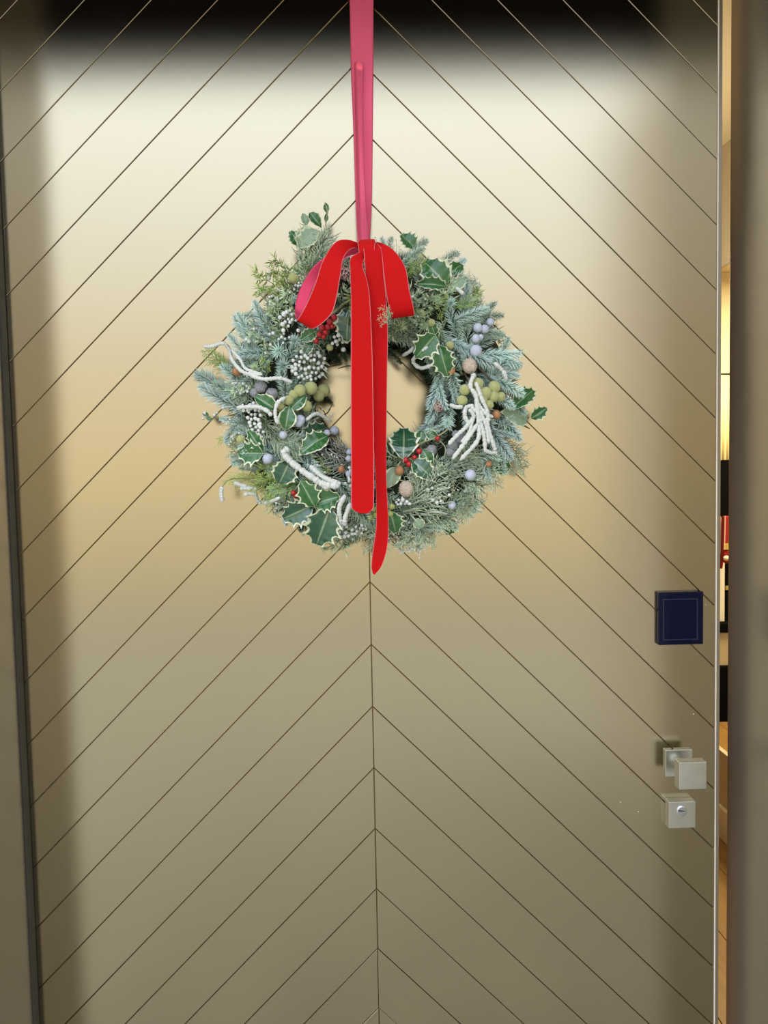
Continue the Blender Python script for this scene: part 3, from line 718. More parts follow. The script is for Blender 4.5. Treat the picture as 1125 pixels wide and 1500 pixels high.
# silhouette and recognisable sprigs
F, B, J, Y, Cc, Cb, Lm, D = FIR, FIRB, JUN, JUNY, CED, CEDB, LIME, FIRD
for ls, nm, bx, by, tx, ty, fat, lift in [
    (B, 'fir_sprig', 352, 590, 286, 544, .95, .0), (B, 'fir_sprig', 360, 602, 290, 566, .9, .008), (F, 'fir_sprig', 365, 585, 310, 560, .9, .014), (B, 'fir_sprig', 372, 625, 322, 612, .8, 0),
    (B, 'fir_sprig', 385, 530, 342, 462, .8, 0), (B, 'fir_sprig', 375, 545, 336, 488, .8, .01), (B, 'fir_sprig', 400, 500, 372, 440, .8, 0), (B, 'fir_sprig', 372, 520, 350, 456, .7, .014),
    (Y, 'juniper_sprig', 425, 430, 370, 398, 1.0, .0), (Y, 'juniper_sprig', 430, 420, 414, 372, 1.0, .01), (Y, 'juniper_sprig', 420, 440, 376, 412, .9, .012), (Y, 'juniper_sprig', 440, 430, 398, 385, .9, 0),
    (Cc, 'cedar_spray', 428, 410, 484, 340, .8, .01), (Cc, 'cedar_spray', 440, 400, 462, 335, .9, .0), (Cc, 'cedar_spray', 448, 420, 478, 350, .9, .015), (Cc, 'cedar_spray', 436, 390, 488, 345, .7, .02),
    (F, 'fir_sprig', 590, 400, 555, 350, .8, -.01), (F, 'fir_sprig', 575, 385, 572, 346, .8, -.01), (F, 'fir_sprig', 590, 380, 628, 352, .9, .0), (F, 'fir_sprig', 585, 392, 622, 362, .9, .01),
    (F, 'fir_sprig', 635, 400, 672, 368, .9, .0), (B, 'fir_sprig', 640, 410, 684, 380, .8, -.01), (Cc, 'cedar_spray', 650, 440, 705, 425, .9, -.01), (Cb, 'cedar_spray', 655, 420, 698, 408, .9, .0), (Cb, 'cedar_spray', 660, 450, 706, 442, .8, .0),
    (Lm, 'cypress_spray', 600, 408, 620, 374, .9, .02), (Lm, 'cypress_spray', 592, 412, 604, 382, .9, .02), (Lm, 'cypress_spray', 660, 450, 700, 440, .7, .02),
    (B, 'fir_sprig', 665, 470, 717, 452, .9, .02), (F, 'fir_sprig', 660, 480, 706, 470, .8, .01), (F, 'fir_sprig', 690, 510, 738, 490, .9, 0), (B, 'fir_sprig', 700, 522, 764, 519, .75, .012), (B, 'fir_sprig', 712, 545, 762, 550, .8, .01), (B, 'fir_sprig', 705, 530, 758, 538, .8, 0), (F, 'fir_sprig', 705, 560, 752, 575, .8, 0),
    (B, 'fir_sprig', 665, 500, 722, 538, .8, .02), (B, 'fir_sprig', 690, 550, 728, 558, .9, .01),
    (B, 'fir_sprig', 650, 575, 626, 620, .9, .0), (B, 'fir_sprig', 648, 545, 628, 600, .9, .012), (B, 'fir_sprig', 645, 600, 610, 640, .8, .0), (B, 'fir_sprig', 640, 555, 652, 600, .8, .02), (B, 'fir_sprig', 660, 555, 668, 590, .9, .02), (F, 'fir_sprig', 660, 620, 625, 632, .8, .01),
    (F, 'fir_sprig', 720, 640, 752, 610, .8, 0), (B, 'fir_sprig', 715, 630, 755, 640, .8, .01), (Cc, 'cedar_spray', 735, 650, 770, 690, .9, 0), (Cc, 'cedar_spray', 735, 640, 762, 672, .8, .0), (Cc, 'cedar_spray', 740, 665, 757, 695, .8, .01), (B, 'fir_sprig', 705, 660, 717, 708, .7, .015), (B, 'fir_sprig', 690, 700, 704, 700, 1.4, .01),
    (B, 'fir_sprig', 655, 745, 696, 712, .8, .01), (B, 'fir_sprig', 648, 760, 688, 735, .8, .0), (F, 'fir_sprig', 640, 765, 672, 770, .8, 0), (F, 'fir_sprig', 610, 770, 650, 776, .8, .01), (D, 'fir_sprig', 600, 745, 590, 785, .9, .0), (F, 'fir_sprig', 600, 750, 612, 790, .7, .0),
    (Cc, 'cedar_spray', 585, 745, 655, 700, .9, .012), (Cc, 'cedar_spray', 575, 750, 660, 725, .8, .02), (Cc, 'cedar_spray', 600, 740, 650, 690, .9, .02), (Cc, 'cedar_spray', 580, 735, 635, 712, .9, .012), (Cc, 'cedar_spray', 650, 690, 690, 660, .9, .015), (Cc, 'cedar_spray', 645, 700, 700, 672, .9, .012), (Cc, 'cedar_spray', 655, 680, 705, 650, .9, .01),
    (Cb, 'cedar_spray', 625, 760, 590, 806, .9, .01), (Cb, 'cedar_spray', 630, 765, 605, 806, .9, .0), (Cb, 'cedar_spray', 640, 770, 612, 804, .8, .01), (Cb, 'cedar_spray', 615, 765, 580, 798, .8, .0),
    (Lm, 'cypress_spray', 405, 700, 332, 702, .55, .0), (Lm, 'cypress_spray', 420, 695, 368, 716, .9, .015), (Lm, 'cypress_spray', 440, 705, 396, 722, .9, .02), (Lm, 'cypress_spray', 425, 690, 378, 690, .9, .012), (Lm, 'cypress_spray', 430, 715, 392, 734, .8, .02), (Lm, 'cypress_spray', 460, 690, 440, 722, .8, .01), (Lm, 'cypress_spray', 455, 730, 440, 745, 1.2, .02), (Lm, 'cypress_spray', 455, 668, 478, 690, .8, .01),
    (Lm, 'cypress_spray', 340, 538, 298, 512, .8, .0), (Lm, 'cypress_spray', 345, 545, 310, 526, .9, .01), (Lm, 'cypress_spray', 350, 640, 320, 648, .8, -.01), (Y, 'juniper_sprig', 395, 545, 384, 520, 1, .015),
    (D, 'fir_sprig', 440, 725, 402, 742, .9, .01), (D, 'fir_sprig', 430, 740, 404, 750, .9, .0), (F, 'fir_sprig', 370, 670, 338, 668, .8, 0), (F, 'fir_sprig', 380, 690, 350, 685, .8, 0), (B, 'fir_sprig', 470, 760, 450, 770, 1.2, -.01),
    (Cc, 'cedar_spray', 500, 750, 546, 782, .8, .0), (Cc, 'cedar_spray', 505, 760, 530, 792, .9, 0), (Cc, 'cedar_spray', 515, 745, 545, 760, .9, .01),
    (Cc, 'cedar_spray', 370, 560, 345, 600, .9, .01), (Cc, 'cedar_spray', 390, 620, 430, 650, .9, .01), (Cc, 'cedar_spray', 380, 610, 412, 660, .9, .014), (Cc, 'cedar_spray', 440, 650, 412, 625, .9, .01), (Cc, 'cedar_spray', 400, 640, 440, 668, .9, .016), (F, 'fir_sprig', 410, 640, 440, 640, 1.1, .01),
    (J, 'juniper_sprig', 390, 520, 405, 470, .9, .02), (J, 'juniper_sprig', 400, 530, 380, 465, .8, .02), (J, 'juniper_sprig', 410, 500, 420, 440, .9, .015), (J, 'juniper_sprig', 420, 470, 436, 420, .9, .015), (J, 'juniper_sprig', 395, 470, 390, 425, .9, .0), (B, 'fir_sprig', 455, 520, 436, 496, 1.1, .02),
    (J, 'juniper_sprig', 560, 470, 625, 440, .9, .02), (J, 'juniper_sprig', 580, 460, 640, 450, .8, .025), (J, 'juniper_sprig', 600, 490, 570, 460, .9, .02), (J, 'juniper_sprig', 630, 490, 612, 450, .9, .02), (Y, 'juniper_sprig', 640, 470, 655, 430, .8, .015), (J, 'juniper_sprig', 650, 500, 655, 470, 1, .02), (J, 'juniper_sprig', 590, 500, 560, 478, .8, .01),
    (SILV, 'silver_sprig', 515, 675, 478, 652, .9, .015), (SILV, 'silver_sprig', 516, 680, 470, 668, .9, .02), (SILV, 'silver_sprig', 516, 676, 486, 640, .9, .012), (SILV, 'silver_sprig', 515, 684, 480, 690, .8, .015), (SILV, 'silver_sprig', 514, 672, 494, 645, .9, .02),
    (D, 'fir_sprig', 560, 510, 590, 530, .9, -.01), (D, 'fir_sprig', 500, 530, 480, 520, 1, -.015), (D, 'fir_sprig', 495, 500, 510, 528, .9, -.015), (D, 'fir_sprig', 470, 610, 480, 632, .9, -.01), (D, 'fir_sprig', 470, 580, 486, 590, .9, -.02),
]:
    sprig(ls, bx, by, tx, ty, nm, lift, 0.008, fat)
# pale juniper tip poking out over the long tail
for bx, by, tx, ty in ((574, 470, 555, 460), (573, 468, 562, 446), (572, 473, 556, 472)):
    p0, p1 = at(bx, by, -.188), at(tx, ty, -.195)
    put('juniper_sprig', JUN[0], frame(p0, p1, CAMY, (p1-p0).length, (p1-p0).length*.5))
for i, x, y, r in [(1, 409, 514, 17), (1, 415, 537, 16), (0, 585, 480, 15), (0, 612, 462, 12), (2, 452, 395, 8), (0, 620, 478, 12), (0, 566, 462, 13), (1, 432, 500, 13), (2, 600, 455, 10), (0, 640, 438, 11), (1, 660, 445, 12), (0, 470, 730, 8), (1, 424, 612, 12), (0, 374, 540, 11), (0, 636, 500, 10), (1, 655, 620, 12), (0, 398, 455, 12), (1, 432, 440, 11)]:
    star(i, x, y, r)

# holly leaves: base px, tip px, width px
for a in [
    (453, 311, 471, 332, 13, 'smooth', 'holly', .0), (449, 330, 444, 311, 10, 'smooth', 'holly_pale', -.005), (440, 360, 424, 336, 15, 'mild', 'holly', .012), (464, 336, 436, 362, 21, 'mild', 'holly_pale', .026), (441, 364, 449, 328, 18, 'mild', 'holly_pale', .022),
    (465, 484, 438, 499, 15, 'mild', 'holly', .015), (512, 448, 506, 503, 27, 'mild', 'holly_blue', .012), (457, 500, 444, 522, 12, 'mild', 'holly_blue', .01),
    (608, 364, 587, 341, 20, 'spiny', 'holly', .005), (657, 420, 618, 378, 34, 'mild', 'holly', .02), (655, 419, 608, 414, 15, 'spiny', 'holly', .024), (659, 402, 678, 384, 19, 'smooth', 'holly', .01), (658, 427, 684, 404, 16, 'mild', 'holly_pale', .015), (652, 418, 634, 432, 12, 'spiny', 'holly', .015),
    (638, 490, 608, 525, 26, 'spiny2', 'holly', .022), (644, 506, 656, 554, 24, 'spiny', 'holly', .02), (630, 470, 641, 500, 12, 'spiny', 'holly', .01),
    (405, 600, 372, 579, 19, 'smooth', 'holly', .018), (425, 600, 449, 577, 17, 'smooth', 'holly', .018), (418, 629, 424, 594, 21, 'smooth', 'holly', .022), (481, 625, 436, 642, 20, 'mild', 'holly_blue', .018), (481, 636, 438, 663, 24, 'mild', 'holly', .026),
    (385, 661, 362, 628, 15, 'spiny', 'holly', .015), (385, 664, 347, 664, 25, 'spiny2', 'holly', .02), (409, 709, 426, 672, 28, 'mild', 'holly_blue', .022),
    (461, 742, 440, 704, 24, 'spiny2', 'holly', .024), (460, 739, 498, 726, 26, 'spiny', 'holly', .02), (458, 740, 411, 762, 28, 'spiny', 'holly_blue', .02), (483, 744, 462, 803, 38, 'spiny', 'holly_blue', .026), (466, 744, 452, 764, 14, 'smooth', 'holly_blue', .01), (440, 756, 428, 736, 14, 'spiny', 'holly', .005),
    (750, 598, 785, 567, 21, 'spiny', 'holly', .01), (778, 613, 802, 597, 14, 'spiny2', 'holly', .01), (775, 614, 738, 602, 27, 'mild', 'holly_pale', .015), (738, 640, 757, 626, 14, 'mild', 'holly', .0),
    (591, 670, 592, 621, 33, 'mild', 'holly_blue', .026), (618, 630, 614, 652, 14, 'smooth', 'holly', .01), (592, 668, 565, 645, 18, 'smooth', 'holly_blue', .012), (604, 674, 636, 702, 23, 'mild', 'holly_blue', .022), (618, 658, 633, 682, 17, 'smooth', 'holly', .014), (582, 684, 566, 715, 18, 'smooth', 'holly_pale', .012), (624, 634, 643, 641, 12, 'smooth', 'holly', .01),
    (722, 674, 750, 688, 26, 'mild', 'holly', .0), (719, 690, 738, 668, 12, 'spiny', 'holly', .0), (664, 762, 656, 787, 15, 'mild', 'holly', .005), (572, 750, 581, 783, 22, 'spiny', 'holly', .01), (556, 760, 556, 740, 12, 'spiny', 'holly', .0), (610, 760, 618, 775, 14, 'smooth', 'holly_pale', .01),
]: leaf(*a)

def tube_px(name, pts, rpx, m, lift=0.02, n=6, wob=0.0, seg=5, label=None, taper=True):
    P = [at(x, y, depth(x, y, lift)-(z[0] if z else 0)) for x, y, *z in pts]
    P = catmull(P, seg); N = len(P); r = rpx*m_per_px(P[0].y)
    rad = [r*(1+R(-wob, wob))*(1 if not taper or 1 < i < N-2 else 0.65) for i in range(N)]
    mb = MB(); mb.tube(P, rad, n); return put(name, mb.mesh(name, m if isinstance(m, list) else [m], True), None, label)
for pts, r in [
    ([(298, 508), (312, 507), (327, 503), (336, 512), (340, 527), (356, 545), (380, 549)], 2.3), ([(339, 512), (352, 527), (360, 540), (384, 549)], 2.0), ([(337, 520), (346, 536), (358, 545)], 1.8),
    ([(355, 545), (384, 555), (409, 554), (428, 560)], 2.6), ([(418, 582), (407, 590), (403, 605), (407, 621)], 2.6), ([(347, 597), (375, 596), (390, 601), (398, 609)], 2.6), ([(449, 615), (464, 606), (485, 617)], 2.3),
    ([(423, 656), (416, 664), (429, 679), (454, 697), (474, 709), (497, 712)], 4.2), ([(454, 682), (474, 699), (499, 709)], 3.2), ([(440, 690), (460, 703), (480, 716)], 2.6),
    ([(506, 725), (497, 744), (499, 770)], 3.4), ([(514, 737), (506, 757), (504, 770)], 3.4), ([(326, 735), (324, 724), (325, 713)], 3.0), ([(343, 707), (352, 710), (362, 712)], 2.8), ([(352, 716), (364, 715), (376, 717)], 2.8), ([(357, 725), (366, 723), (376, 724)], 2.6), ([(374, 722), (377, 733), (382, 738)], 2.4), ([(387, 738), (398, 734), (410, 729)], 2.2),
    ([(637, 533), (617, 539), (605, 529), (615, 517), (627, 508)], 2.6), ([(590, 521), (600, 515), (606, 509)], 2.2), ([(724, 531), (737, 544), (742, 556)], 2.8), ([(679, 431), (668, 421)], 2.6),
    ([(695, 547), (689, 565), (697, 580), (699, 599)], 3.0), ([(697, 560), (706, 585), (713, 600), (716, 618)], 2.8),
    ([(694, 594), (683, 597), (681, 610), (688, 622)], 2.6), ([(696, 608), (683, 625), (669, 638), (657, 651)], 2.6), ([(700, 620), (684, 644), (663, 672)], 2.8), ([(702, 622), (699, 646), (674, 674)], 2.8), ([(704, 618), (709, 640), (711, 662)], 2.7), ([(712, 612), (719, 640), (726, 661)], 2.7), ([(699, 590), (712, 606), (722, 611)], 2.4), ([(659, 593), (668, 596), (678, 596)], 2.6), ([(709, 658), (718, 663), (728, 663)], 2.4), ([(690, 596), (700, 605), (706, 618)], 2.6), ([(698, 583), (700, 602), (701, 622)], 3.0), ([(703, 600), (712, 625), (716, 650)], 2.5), ([(692, 612), (688, 632), (676, 648)], 2.4), ([(687, 599), (693, 607), (692, 618)], 2.4),
]: tube_px('white_catkin', pts, r*1.12, M['catkin'], 0.038, 8, 0.24, 16)
for pts, r, m in [
    ([(325, 714), (334, 704), (352, 701), (392, 706)], 1.0, 'twig_pale'), ([(479, 342), (477, 325), (480, 310), (476, 296)], .9, 'twig_pale'), ([(300, 612), (318, 612), (345, 606)], .8, 'twig_pale'), ([(312, 612), (322, 602)], .6, 'twig_pale'),
    ([(485, 462), (500, 448), (512, 440)], 2.4, 'twig_pale'), ([(594, 672), (612, 652), (640, 640), (660, 626)], 1.3, 'twig_pale'), ([(592, 670), (583, 682), (579, 697), (576, 712)], 1.5, 'twig_pale'), ([(640, 642), (652, 655), (651, 672)], 1.0, 'twig_pale'), ([(578, 702), (600, 706), (620, 708)], 1.2, 'twig_pale'),
    ([(420, 628), (430, 622), (438, 612)], 1.2, 'twig_pale'), ([(590, 750), (625, 742), (660, 725), (664, 705)], 1.1, 'twig_pale'), ([(605, 775), (630, 765), (660, 745)], 1.1, 'twig_pale'), ([(700, 538), (715, 552), (722, 562)], 1.5, 'twig'), ([(680, 545), (686, 560), (680, 572)], 1.2, 'twig'), ([(775, 611), (768, 622), (776, 628)], 1.2, 'twig'),
    ([(460, 612), (478, 606), (486, 594)], 1.0, 'twig'), ([(466, 596), (474, 602), (478, 610)], .8, 'twig'), ([(476, 556), (466, 548), (480, 538), (500, 534)], 1.0, 'twig'), ([(495, 540), (510, 536), (522, 538)], 1.0, 'twig'), ([(478, 634), (496, 642), (510, 660)], 1.0, 'twig'),
    ([(520, 790), (536, 780), (548, 772)], .8, 'twig_pale'), ([(757, 690), (762, 680), (756, 665)], .8, 'twig_pale'), ([(655, 425), (658, 412)], 1.2, 'twig_pale'),
]: tube_px('twig', pts, r, M[m], 0.022, 5)
leaf(479, 312, 477, 296, 7, 'smooth', 'holly', .0); leaf(477, 326, 479, 311, 5, 'smooth', 'holly', .0)
for x, y in ((303, 612), (298, 606)): leaf(x+8, y+2, x-2, y, 6, 'smooth', 'holly', -.01)

BALL = {}
def ball_mesh(key, m, n=16, lump=0.0, kind=None):
    mb = MB(); mb.ball((0, 0, 0), 1.0, n); V = []
    for v in mb.v:
        p = Vector(v); q = 1+lump*noise.noise(p*3.1+Vector((n, 2, 3)))
        if kind == 'walnut':
            q = 1+0.05*noise.noise(p*5)-0.10*math.exp(-(p.x/0.07)**2)+0.05*math.exp(-((abs(p.x)-0.13)/0.07)**2); p = Vector((p.x, p.y, p.z*1.12))
        if kind == 'nut': p = Vector((p.x*0.95, p.y*0.95, p.z*(1.12 if p.z > 0 else 0.92)))
        V.append(p*q)
    mb.v = [tuple(v) for v in V]; return mb.mesh(key, M[m], True)
BALL['seed_ball'] = ball_mesh('seed_ball', 'olive_ball', 18, 0.10); BALL['walnut'] = ball_mesh('walnut', 'walnut', 24, 0, 'walnut'); BALL['hazelnut'] = ball_mesh('hazelnut', 'hazel', 16, 0, 'nut')
BALL['grey_pod'] = ball_mesh('grey_pod', 'grey_pod', 16, 0.35); BALL['red_berry'] = ball_mesh('red_berry', 'red_berry', 12); BALL['frosted_berry'] = ball_mesh('frosted_berry', 'grey_berry', 14, 0.06); BALL['green_berry'] = ball_mesh('green_berry', 'green_olive', 12, 0.05); BALL['white_berry'] = ball_mesh('white_berry', 'white_berry', 10, 0.05)
def ball(kind, px, py, r, lift=0.02, label=None):
    p = sp(px, py, lift); s = r*m_per_px(p.y)
    put(kind, BALL[kind], Matrix.Translation(p) @ Matrix.Rotation(R(-1, 1), 4, rdir()) @ Matrix.Scale(s, 4), label)
for x, y, r in [(455.5, 568.6, 9.6), (474, 572, 9.6), (467, 580, 8), (449, 595, 8.2), (439, 572, 9), (423, 586, 7.2), (412, 596, 6), (430, 578, 7), (353, 644, 7), (430.6, 407, 8.2), (434, 393, 5.5), (483, 509, 5), (632, 473, 5.8), (618, 459, 5.2), (659, 506, 6.2), (641, 509, 4.6),
                (681, 571, 8.2), (677, 587, 8.2), (700, 562, 8.4), (711, 576, 9.2), (724, 567, 9.2), (723, 581, 8.2), (733, 581, 7.4), (707, 586, 7.2), (716, 593, 7.4), (700, 573, 7)]:
    ball('seed_ball', x, y, r, 0.03 if r > 6.5 else .022)
for x, y, r in [(688, 536, 10.5), (595, 716, 11)]: ball('walnut', x, y, r, 0.026)
for x, y, r in [(661, 544, 6), (585, 690, 7.2), (347, 544, 7.4), (403, 605, 4), (500, 688, 5.5), (727, 608, 7), (716, 680, 5), (746, 680, 4.5), (714, 641, 9)]: ball('hazelnut', x, y, r, 0.026)
for x, y, r in [(382, 567, 9), (398, 577, 9), (373, 575, 7), (632, 659, 7.6), (676, 642, 9), (664, 652, 8), (660, 662, 7), (668, 636, 6)]: ball('grey_pod', x, y, r, 0.02)
for x, y, r in [(700, 480, 6.8), (710, 482, 6.6), (697, 496, 6.3), (704, 494, 4.5), (697, 514, 9), (489.6, 631, 7.2), (689, 695.5, 8.5), (392, 672, 8), (415, 637, 6), (440, 615, 7.5), (438, 620, 6), (479, 634, 5), (512, 662, 5), (511, 672, 5), (511, 694, 5), (662, 740, 6), (718, 472, 6)]: ball('frosted_berry', x, y, r, 0.024)
for x, y, r in [(489.6, 465, 4.6), (483, 471.6, 5), (471.6, 480, 4.6), (477, 486.6, 4.6), (468, 490, 4.6), (463, 499, 4.6), (486.6, 478, 3.8), (480, 479, 4.5), (474, 493, 4), (641, 642, 3.8), (614, 661, 4.6), (607, 670, 4.2), (594, 674, 5), (599, 680, 4.6), (610, 653, 3.8), (596, 668, 3.4), (430, 722, 4), (434, 726, 4), (402, 603, 3.5)]: ball('red_berry', x, y, r, 0.028)
for x, y, r in [(543, 758, 4.8), (551, 754, 4.6), (574, 742, 4.6), (572, 753, 4.6), (548, 746, 4), (560, 748, 4)]: ball('green_berry', x, y, r, 0.02)
for x, y, r in [(395, 401, 3.4), (394, 408, 2.8), (416, 460, 4), (410, 465, 3.2), (420, 457, 3.2), (414, 475, 3.6), (415, 484, 3.2), (437, 484, 3), (405, 437, 2.8), (496, 491, 3.6), (503, 512, 3.6), (492, 500, 3), (487, 503, 2.6), (365, 500, 3), (361, 497, 3), (400, 488, 2.8), (300, 605, 2.2), (297, 613, 2.2), (314, 608, 2.4), (318, 604, 2.2), (325, 586, 2.4), (327, 597, 2.8), (325, 615, 2.2), (480, 598, 2), (472, 600, 2), (485, 608, 2.4), (590, 732, 3), (596, 735, 2.6), (600, 738, 2.6), (587, 738, 2.4), (634, 732, 3), (640, 736, 3), (646, 734, 2.6), (658, 725, 2.6), (627, 718, 3), (633, 715, 2.4), (396, 505, 2.4), (583, 800, 2.4), (586, 806, 2.2), (590, 808, 2.6), (595, 804, 2.2), (606, 804, 2.8), (615, 803, 2.8), (590, 796, 2), (512, 685, 2.6), (513, 694, 2.6), (512, 703, 3), (506, 708, 2.4), (650, 427, 2.4), (630, 425, 2.2)]: ball('white_berry', x, y, r, 0.026)
# clusters too small to pick apart singly: one part each
def cluster(px, py, rx, ry, n, r, lift=0.018, m='white_berry', rot=0.0):
    mb = MB(); pts = []; tries = 0
    while len(pts) < n and tries < 4000:
        tries += 1; a = R(0, 2*PI); q = math.sqrt(R(0, 1)); x0, y0 = math.cos(a)*q*rx, math.sin(a)*q*ry
        x = px+x0*math.cos(rot)-y0*math.sin(rot); y = py+x0*math.sin(rot)+y0*math.cos(rot)
        if all(math.hypot(x-u, y-v) > r*1.75 for u, v in pts):
            pts.append((x, y)); p = sp(x, y, lift+R(0, .008)); mb.ball(p, r*m_per_px(p.y)*R(.8, 1.15), 8)
            mb.tube([p, p+Vector((R(-.004, .004), .016, R(-.006, .002)))], .0004, 3, m=1)
    put('berry_cluster', mb.mesh('berry_cluster', [M[m], M['twig_pale']], True), None, None, 'stuff')
for a in [(452, 535, 26, 22, 44, 2.9), (350, 569, 15, 8, 20, 2.6), (372, 610, 10, 20, 22, 2.8, .02), (381, 640, 5, 20, 16, 2.7, .02), (502, 778, 15, 9, 17, 3.3), (498, 497, 11, 10, 10, 2.6), (424, 466, 10, 12, 9, 2.6), (690, 425, 10, 18, 26, 2.4, .012, 'white_berry'), (362, 596, 16, 6, 10, 2.4), (590, 735, 10, 6, 9, 2.2), (640, 733, 12, 8, 10, 2.1), (528, 777, 10, 8, 8, 2.2), (515, 700, 5, 14, 9, 2.4), (420, 495, 14, 8, 8, 2.2), (400, 440, 12, 10, 8, 2.0), (606, 800, 18, 5, 10, 2.2), (745, 590, 8, 10, 5, 1.8), (436, 420, 8, 10, 6, 2)]: cluster(*a)

# pine cones: each scale a sub-part-sized petal, joined per cone body and tips
def pine_cone(px, py, s_px, tilt, mtip, lift=0.012):
    p = sp(px, py, lift); s = s_px*m_per_px(p.y)
    c = empty('pine_cone', p, parent=wreath)
    ax = tilt.normalized(); q = ax.to_track_quat('Z', 'Y').to_matrix().to_4x4()
    V = [(0, -.22, 0), (0, .22, 0), (.75, .34, .16), (.98, 0, .34), (.75, -.34, .16), (.5, 0, .30)]
    V2 = V+[(x, y, z-.09) for x, y, z in V[:5]]
    me = mesh_of('cone_scale', V2, [(0, 5, 1), (1, 5, 2), (2, 5, 3), (3, 5, 4), (4, 5, 0), (6, 7, 8, 9, 10), (2, 3, 9, 8), (3, 4, 10, 9), (1, 2, 8, 7), (4, 0, 6, 10)], mtip, tip=[0, 0, .35, 1, .35, .2, 0, 0, .2, .8, .2])
    core = MB(); core.ball((0, 0, 0), 1, 10, sc=(.45, .45, 1.0)); 
    obj('cone_core', core.mesh('cone_core', M['cone'], True), c, Matrix.Translation(p) @ q @ Matrix.Scale(s, 4))
    for i in range(46):
        t = i/45; w = 2.399963*i; z = -0.9+1.8*t; r = 0.85*math.sin(PI*(0.12+0.80*t))**0.8
        mw = Matrix.Translation(p) @ q @ Matrix.Translation(Vector((0, 0, z*s))) @ Matrix.Rotation(w, 4, 'Z') @ Matrix.Rotation(-0.5+t*-0.6, 4, 'Y') @ Matrix.Scale(s*max(.35, r)*1.15, 4)
        obj('cone_scale', me, c, mw)
pine_cone(505, 392, 24, Vector((.2, -.75, -.6)), M['cone_pink'], 0.0)
pine_cone(649, 590, 16, Vector((-.5, -.6, -.5)), M['cone_pink'], .008)

# ------------------------------------------------------------------ ribbon
def velvet(name, col, rough, sheen, scol, edgecol, coat=0.0, metal=0.0):
    m = mat(name, col, rough, metal, sheen=sheen, sheen_col=scol, coat=coat, coat_rough=0.35, spec=0.2)
    n = m.node_tree; b = n.nodes['Principled BSDF']; L = n.links
    a = n.nodes.new('ShaderNodeAttribute'); a.attribute_name = 'lv'; s = n.nodes.new('ShaderNodeSeparateXYZ'); L.new(a.outputs['Vector'], s.inputs[0])
    g = n.nodes.new('ShaderNodeMapRange'); g.inputs['From Min'].default_value = 0.93; g.inputs['From Max'].default_value = 0.955; L.new(s.outputs['Z'], g.inputs['Value'])
    x = n.nodes.new('ShaderNodeMix'); x.data_type = 'RGBA'; x.inputs['A'].default_value = (*col, 1); x.inputs['B'].default_value = (*edgecol, 1)
    L.new(g.outputs[0], x.inputs['Factor']); L.new(x.outputs['Result'], b.inputs['Base Color'])
    return m
M['velvet'] = velvet('red_velvet', (0.60, 0.003, 0.004), 0.8, 0.10, (1, .15, .12), (0.80, 0.22, 0.22))
M['satin'] = velvet('ribbon_back', (0.60, 0.045, 0.10), 0.36, 0.3, (1, .5, .6), (0.70, 0.14, 0.22), metal=0.5)
M['satin_lit'] = mat('hanging_ribbon_lit', (0.95, 0.125, 0.22), 0.36, 0.5, sheen=0.2, sheen_col=(1, .4, .5))  # brighter copy of the ribbon back, sky sheen put into its colour
rib = empty('ribbon', at(536, 0, -0.004), 'long red velvet ribbon tied in a bow at the top of the wreath', 'ribbon')
def strip(name, rows, label=None, flip=False, nv=8, sub=8, th=0.0006, belly=0.0, parent=None, sat=None):
    """rows: (left point, right point) world pairs along the ribbon; velvet on the side facing the viewer, satin behind (or flipped)"""
    Lp = catmull([r[0] for r in rows], sub); Rp_ = catmull([r[1] for r in rows], sub); N = len(Lp)
    V = []; A = []; Fc = []; mi = []
    grid = []
    for i in range(N):
        t = (Lp[min(i+1, N-1)]+Rp_[min(i+1, N-1)])-(Lp[max(i-1, 0)]+Rp_[max(i-1, 0)])
        nr = t.cross(Rp_[i]-Lp[i]).normalized()
        row = []
        for j in range(nv+1):
            v = j/nv; row.append((Lp[i].lerp(Rp_[i], v)+nr*belly*math.sin(PI*v), nr, v))
        grid.append(row)
    for s_ in (0.5, -0.5):
        for i, row in enumerate(grid):
            for p, nr, v in row: V.append(p+nr*th*s_); A.append((i/N, v, abs(2*v-1)))
    K = nv+1; O = N*K
    for i in range(N-1):
        for j in range(nv):
            q = i*K+j; Fc.append((q, q+1, q+K+1, q+K)); mi.append(1 if flip else 0)
            Fc.append((O+q, O+q+K, O+q+K+1, O+q+1)); mi.append(0 if flip else 1)
    for i in range(N-1):
        for j in (0, nv):
            q = i*K+j; Fc.append((q, q+K, O+q+K, O+q)); mi.append(1)
    for i in (0, N-1):
        for j in range(nv):
            q = i*K+j; Fc.append((q, q+1, O+q+1, O+q)); mi.append(1)
    me = mesh_of(name, V, Fc, [M['velvet'], sat or M['satin']], mi=mi, smooth=True, uv=A)
    return obj(name, me, parent or rib, Matrix.Identity(4), label=label)
def rows(L): return [(at(a, b, y1), at(c, d, y2)) for a, b, y1, c, d, y2 in L]
# hanging part: flat at the top, gathered into folds towards the knot (underside of the velvet towards us)
strip('hanging_strip', rows([(503, -222, -.003, 549, -222, -.003), (509, -60, -.004, 548, -60, -.004), (512, 0, -.004, 547, 0, -.004), (514, 100, -.006, 547, 100, -.006), (518, 200, -.016, 546, 200, -.011), (521, 300, -.035, 544.5, 300, -.03), (524, 362, -.062, 541, 362, -.062)]), 'satin underside of the ribbon, its pinkish sheen put into the colour', True, 10, sat=M['satin_lit'])
strip('hanging_strip', rows([(519, 92, -.0075, 532, 92, -.0115), (521.5, 200, -.022, 532, 200, -.026), (524, 300, -.041, 536, 300, -.045), (527, 362, -.067, 540, 362, -.070)]), 'narrow pinkish fold of the hanging ribbon', True, 6, belly=0.003, sat=M['satin_lit'])
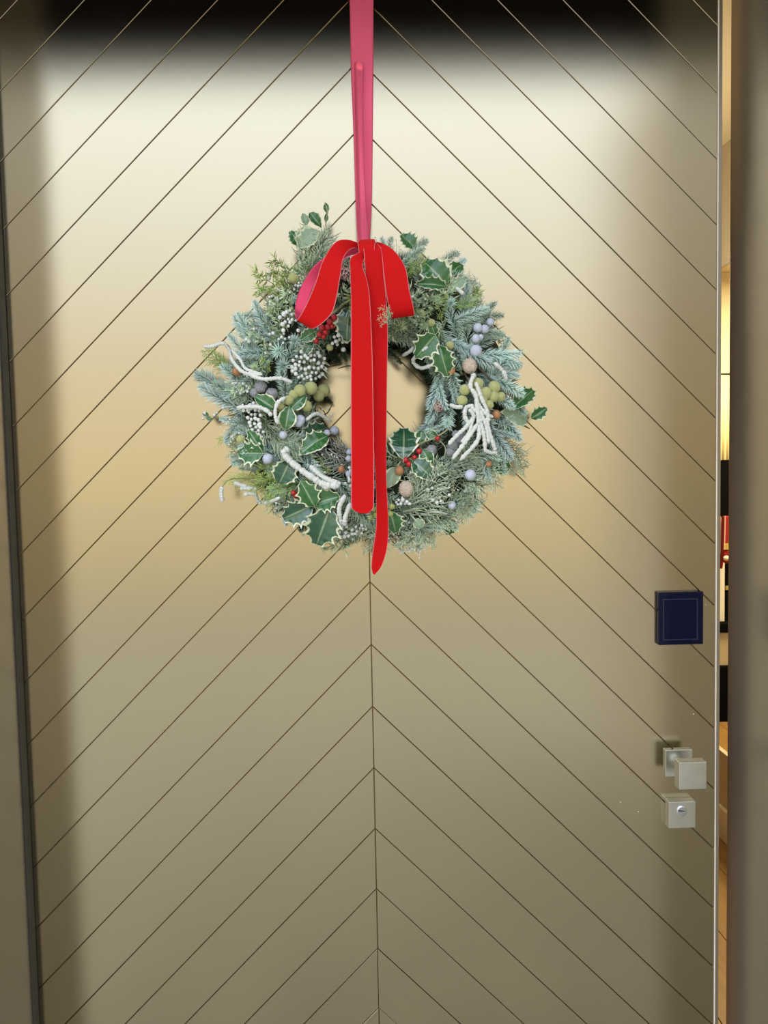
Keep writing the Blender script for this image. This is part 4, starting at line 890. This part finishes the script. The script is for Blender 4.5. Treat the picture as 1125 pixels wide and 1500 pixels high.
# left loop
strip('bow_loop', rows([
    (533, 358, -.150, 536, 372, -.140),
    (508, 351, -.165, 519, 363, -.158),
    (490, 356, -.176, 504, 376, -.182),
    (473, 382, -.182, 499, 402, -.192),
    (463, 412, -.180, 494, 432, -.192),
    (450, 443, -.174, 486, 459, -.186),
    (438, 465, -.164, 466, 478, -.174),
    (434, 468, -.150, 452, 480, -.156),
    (432, 456, -.138, 448, 466, -.140),
    (435, 436, -.132, 452, 440, -.132),
    (446, 410, -.128, 462, 416, -.126),
    (466, 384, -.128, 478, 398, -.124),
    (500, 364, -.132, 510, 376, -.126),
    (532, 362, -.136, 534, 372, -.130)]), None, False, 8, 8, parent=rib)
# right loop
strip('bow_loop', rows([
    (541, 372, -.145, 541, 357, -.152),
    (552, 362, -.160, 556, 355, -.166),
    (558, 364, -.172, 577, 367, -.180),
    (561, 392, -.180, 594, 392, -.190),
    (565, 425, -.180, 600, 425, -.190),
    (570, 455, -.174, 606, 450, -.184),
    (573, 467, -.160, 607, 462, -.168),
    (572, 458, -.144, 604, 453, -.148),
    (564, 425, -.134, 596, 424, -.134),
    (558, 392, -.130, 584, 392, -.128),
    (546, 366, -.132, 556, 368, -.128)]), None, False, 8, 8)
# tails
strip('bow_tail', rows([
    (536, 362, -.158, 541, 372, -.150),
    (522, 372, -.176, 534, 378, -.172),
    (513, 379, -.182, 532, 392, -.184),
    (513, 400, -.184, 538, 412, -.188),
    (514, 440, -.184, 542, 440, -.187),
    (514, 520, -.182, 545.5, 520, -.182),
    (514, 600, -.178, 547, 600, -.178),
    (514.5, 690, -.172, 548, 690, -.172),
    (514.5, 738, -.168, 547.5, 738, -.168),
    (519, 748, -.167, 545, 747, -.167),
    (529, 752, -.167, 539, 752, -.167)]), 'wide shorter tail of the bow')
strip('bow_tail', rows([
    (532, 357, -.164, 548, 352, -.158),
    (533, 372, -.178, 560, 368, -.172),
    (535, 400, -.180, 562, 400, -.176),
    (538, 440, -.176, 566, 440, -.174),
    (541, 490, -.172, 568, 490, -.168),
    (543, 560, -.168, 567, 560, -.162),
    (546, 640, -.163, 566, 640, -.156),
    (550, 700, -.160, 566, 700, -.152),
    (551, 767, -.154, 569, 767, -.148),
    (547, 800, -.148, 567, 803, -.144),
    (544, 828, -.142, 559, 829, -.140),
    (546, 840, -.140, 549, 842, -.139)]), 'long narrow curling tail of the bow')
# knot
kp0 = at(538, 364, -.155)
strip('bow_knot', rows([
    (526, 352, -.150, 548, 350, -.150), (524, 356, -.166, 550, 354, -.166), (525, 364, -.172, 549, 362, -.172), (527, 374, -.170, 547, 374, -.170), (529, 380, -.158, 545, 380, -.158), (528, 376, -.138, 546, 376, -.138), (526, 356, -.134, 548, 354, -.134)]), None, False, 6)
